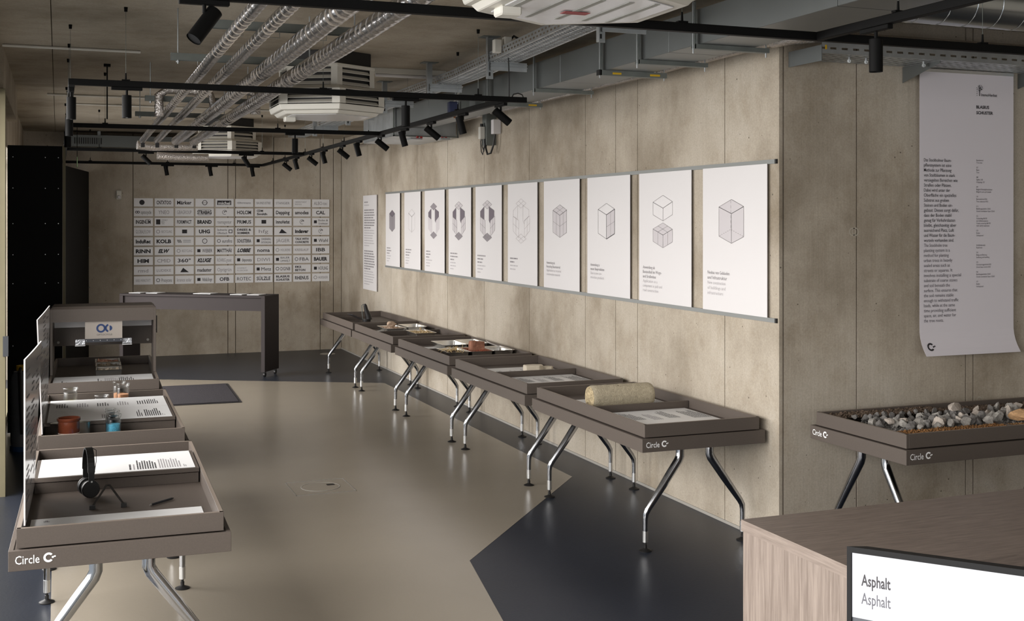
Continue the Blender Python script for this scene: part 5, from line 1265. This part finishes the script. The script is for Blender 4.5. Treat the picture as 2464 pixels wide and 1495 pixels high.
for i,(y,lb) in enumerate(((5.55,'nearest cable tray bracket, half behind the near track'),(7.25,'cable tray bracket second from the camera'),(8.60,'cable tray bracket third from the camera'),(9.92,'fourth cable tray bracket'),(11.3,'fifth cable tray bracket'),(12.9,'farthest cable tray bracket'))):
    q = thing('tray_bracket', lb, 'bracket', (2.67,y,2.87),0,'cable tray brackets'); 
    MB().box(-0.025,0.025,0,0.004,0,0.28).box(-0.025,-0.021,-0.03,0,0,0.28).build('post', M_GALV, q); MB().box(-0.06,0.06,-0.05,0.05,0.275,0.28).build('ceiling_plate', M_GALVD, q)
    MB().box(0.0,0.26,-0.018,-0.014,0.055,0.113).box(0.0,0.26,-0.030,-0.018,0.075,0.080).box(0.0,0.26,-0.030,-0.018,0.095,0.100).build('arm', M_GALV, q)
    MB().box(-0.006,0.006,-0.0005,0.0,0.02,0.045).build('slot', M_BLACK, q)
t = thing('junction_box', 'cream junction box hung beside the cable tray', 'box', (2.60,6.98,3.0))
MB().box(-0.012,0.035,-0.05,0.0,-0.0,0.085).build('housing', M_ENAM, t, bevel=0.003); MB().box(0.055,0.105,-0.05,-0.0,0.055,0.105).build('second_housing', M_ENAM, t, bevel=0.003)
MB().tube([(0.105,-.02,0.09),(0.13,-.02,0.115),(0.16,-.02,0.10)],0.008,8).build('loop_cable', M_BLACK, t, True)
# fluorescent fitting
t = thing('batten_lamp', 'unlit slim batten lamp on the ceiling beside the cable tray', 'lamp', (2.33,9.05,ZC)); MB().box(0,0.62,-0.02,0.02,-0.045,0).build('housing', M_ENAM, t, bevel=0.003); MB().cyl((0.03,0,-0.058),(0.59,0,-0.058),0.013,n=12).build('tube', M_WHITE, t, True)
# blue valve group near the duct
t = thing('valve_group', 'blue and copper valve group hanging beside the duct', 'valve', (3.02,8.95,2.80)); MB().cyl((-0.02,0,0.085),(-0.02,0,0.35),0.004,n=6).build('hanger_rod', M_GALV, t); MB().box(-0.08,0.0,-0.03,0.03,0,0.09).build('blue_body', mat('navy_valve', srgb(40,48,82), 0.5), t, bevel=0.006); MB().box(0.02,0.09,-0.03,0.03,0.03,0.13).build('grey_body', M_GALVD, t)
MB().tube([(-0.03,0,0.09),(0.0,0,0.15),(0.04,0,0.22)],0.008,8).build('hose', M_ENAM, t, True); MB().cyl((-0.03,0,-0.04),(-0.01,0,0.0),0.008,n=8).build('copper_stub', mat('copper', srgb(180,120,80),0.3,0.9), t)
# wall control box with cables under the duct
t = thing('control_box', 'grey wall control box with hanging black cables right of the duct bend', 'control box', (XW,10.60,2.60))
b0 = MB().box(-0.10,-0.004,-0.02,0.10,0.06,0.36).build('back_plate', M_GALVD, t)
MB().box(-0.15,-0.10,0.02,0.08,0.12,0.24).build('cream_module', M_ENAM, t, bevel=0.004); MB().cyl((-0.125,0.05,0.24),(-0.125,0.05,0.27),0.016,n=12).build('knob', M_BLACK, t)
MB().box(-0.08,-0.002,-0.16,-0.09,0.16,0.30).build('white_module', M_WHITE, t, bevel=0.004)
for pts, r_ in ((([(-0.10,0.09,0.20),(-0.11,0.12,0.10),(-0.11,0.10,0.0),(-0.11,0.06,-0.03),(-0.11,0.03,0.03),(-0.11,0.02,0.12)]),0.005),(([(-0.05,-0.12,0.16),(-0.06,-0.11,0.06),(-0.07,-0.06,-0.02),(-0.09,-0.02,-0.03),(-0.10,0.0,0.03),(-0.10,0.01,0.12)]),0.010),(([(-0.12,0.05,0.12),(-0.12,0.05,0.05),(-0.12,0.0,0.0),(-0.12,-0.03,0.08)]),0.005)): MB().tube(pts, r_, 8).build('cable', M_BLACK, t, True)
# right wall: cable tray, brackets, spiral duct
t = thing('slotted_cable_tray', 'slotted galvanised cable tray above the banner', 'cable tray', (4.02,5.48,2.878))
b = MB(); b.box(0,3.6,0,0.002,0.0,0.022).box(0,3.6,0,0.002,0.034,0.06)
for i in range(46): b.box(0.02+i*.078,0.055+i*.078,0,0.002,0.022,0.034)
b.build('side_rail', M_GALV, t); b = MB()
for k in range(6): b.box(0,3.6,0.01+k*.054,0.045+k*.054,0,0.0015)
for i in range(60): b.box(i*.06,i*.06+.02,0.002,0.32,-0.001,0.001)
b.build('perforated_bottom', M_GALV, t); MB().box(-0.004,0.0,0.0,0.32,-0.045,0.045).build('end_plate', M_DUCT, t); MB().box(0.02,0.03,-0.003,0,0.02,0.045).build('yellow_clip', M_YEL, t)
for x, nth in ((4.28,'leftmost'),(4.40,'second'),(4.50,'third'),(4.82,'rightmost')):
    tag(MB().cyl((x,5.58,2.850),(x,5.58,2.877),0.005,n=6).cyl((x,5.58,2.856),(x+.01,5.59,2.862),0.012,n=6).build('wing_nut', M_GALV), '%s wing nut under the slotted tray beside the banner' % nth, 'nut', 'wing nuts under the tray')
for x, lb in ((4.86,'left'),(5.78,'right')):
    q = tag(MB().add([(0,0,0.098),(0,0.33,0.098),(0,0.33,0.0),(0.003,0,0.098),(0.003,0.33,0.098),(0.003,0.33,0.0),(0,0,0.085),(0.003,0,0.085)],[(0,1,2,6),(3,7,5,4),(0,3,4,1),(6,2,5,7),(0,6,7,3)]).build('wall_bracket', M_DUCT), '%s sheet-metal wall bracket under the tray above the banner' % lb, 'bracket', 'wall brackets'); q.location = (x,5.485,2.778)
t = thing('spiral_duct', 'round spiral-seamed metal duct at the upper right corner', 'duct', (3.72,4.50,3.005))
MB().cyl((0,0,0),(3.6,0,0),0.125,n=48).build('duct_tube', M_SPIRAL, t, True)
b = MB()
for k in range(23):
    x = 0.05+k*0.155; pts = [(x+0.06*(a/16), 0.1265*math.cos(2*math.pi*a/16), 0.1265*math.sin(2*math.pi*a/16)) for a in range(17)]; b.tube(pts,0.0025,4)
b.build('spiral_seam', M_SPIRAL, t, True)
MB().cyl((0.6,0,0.12),(0.6,0,ZC-3.005),0.004,n=6).cyl((2.6,0,0.12),(2.6,0,ZC-3.005),0.004,n=6).build('hanger_rod', M_GALV, t)
t = thing('near_rail', None, None) if False else None
q = thing('mounting_rail', 'dark mounting rail beside the spiral duct at the top edge', 'rail', (3.62,4.35,3.03)); MB().box(0,0.55,-0.02,0.02,0,0.04).build('channel', M_GALVD, q); MB().cyl((0.04,0,-0.05),(0.04,0,ZC-3.03),0.004,n=6).cyl((0.04,0,-0.03),(0.04,0,-0.012),0.012,n=8).build('threaded_rod', M_GALV, q)
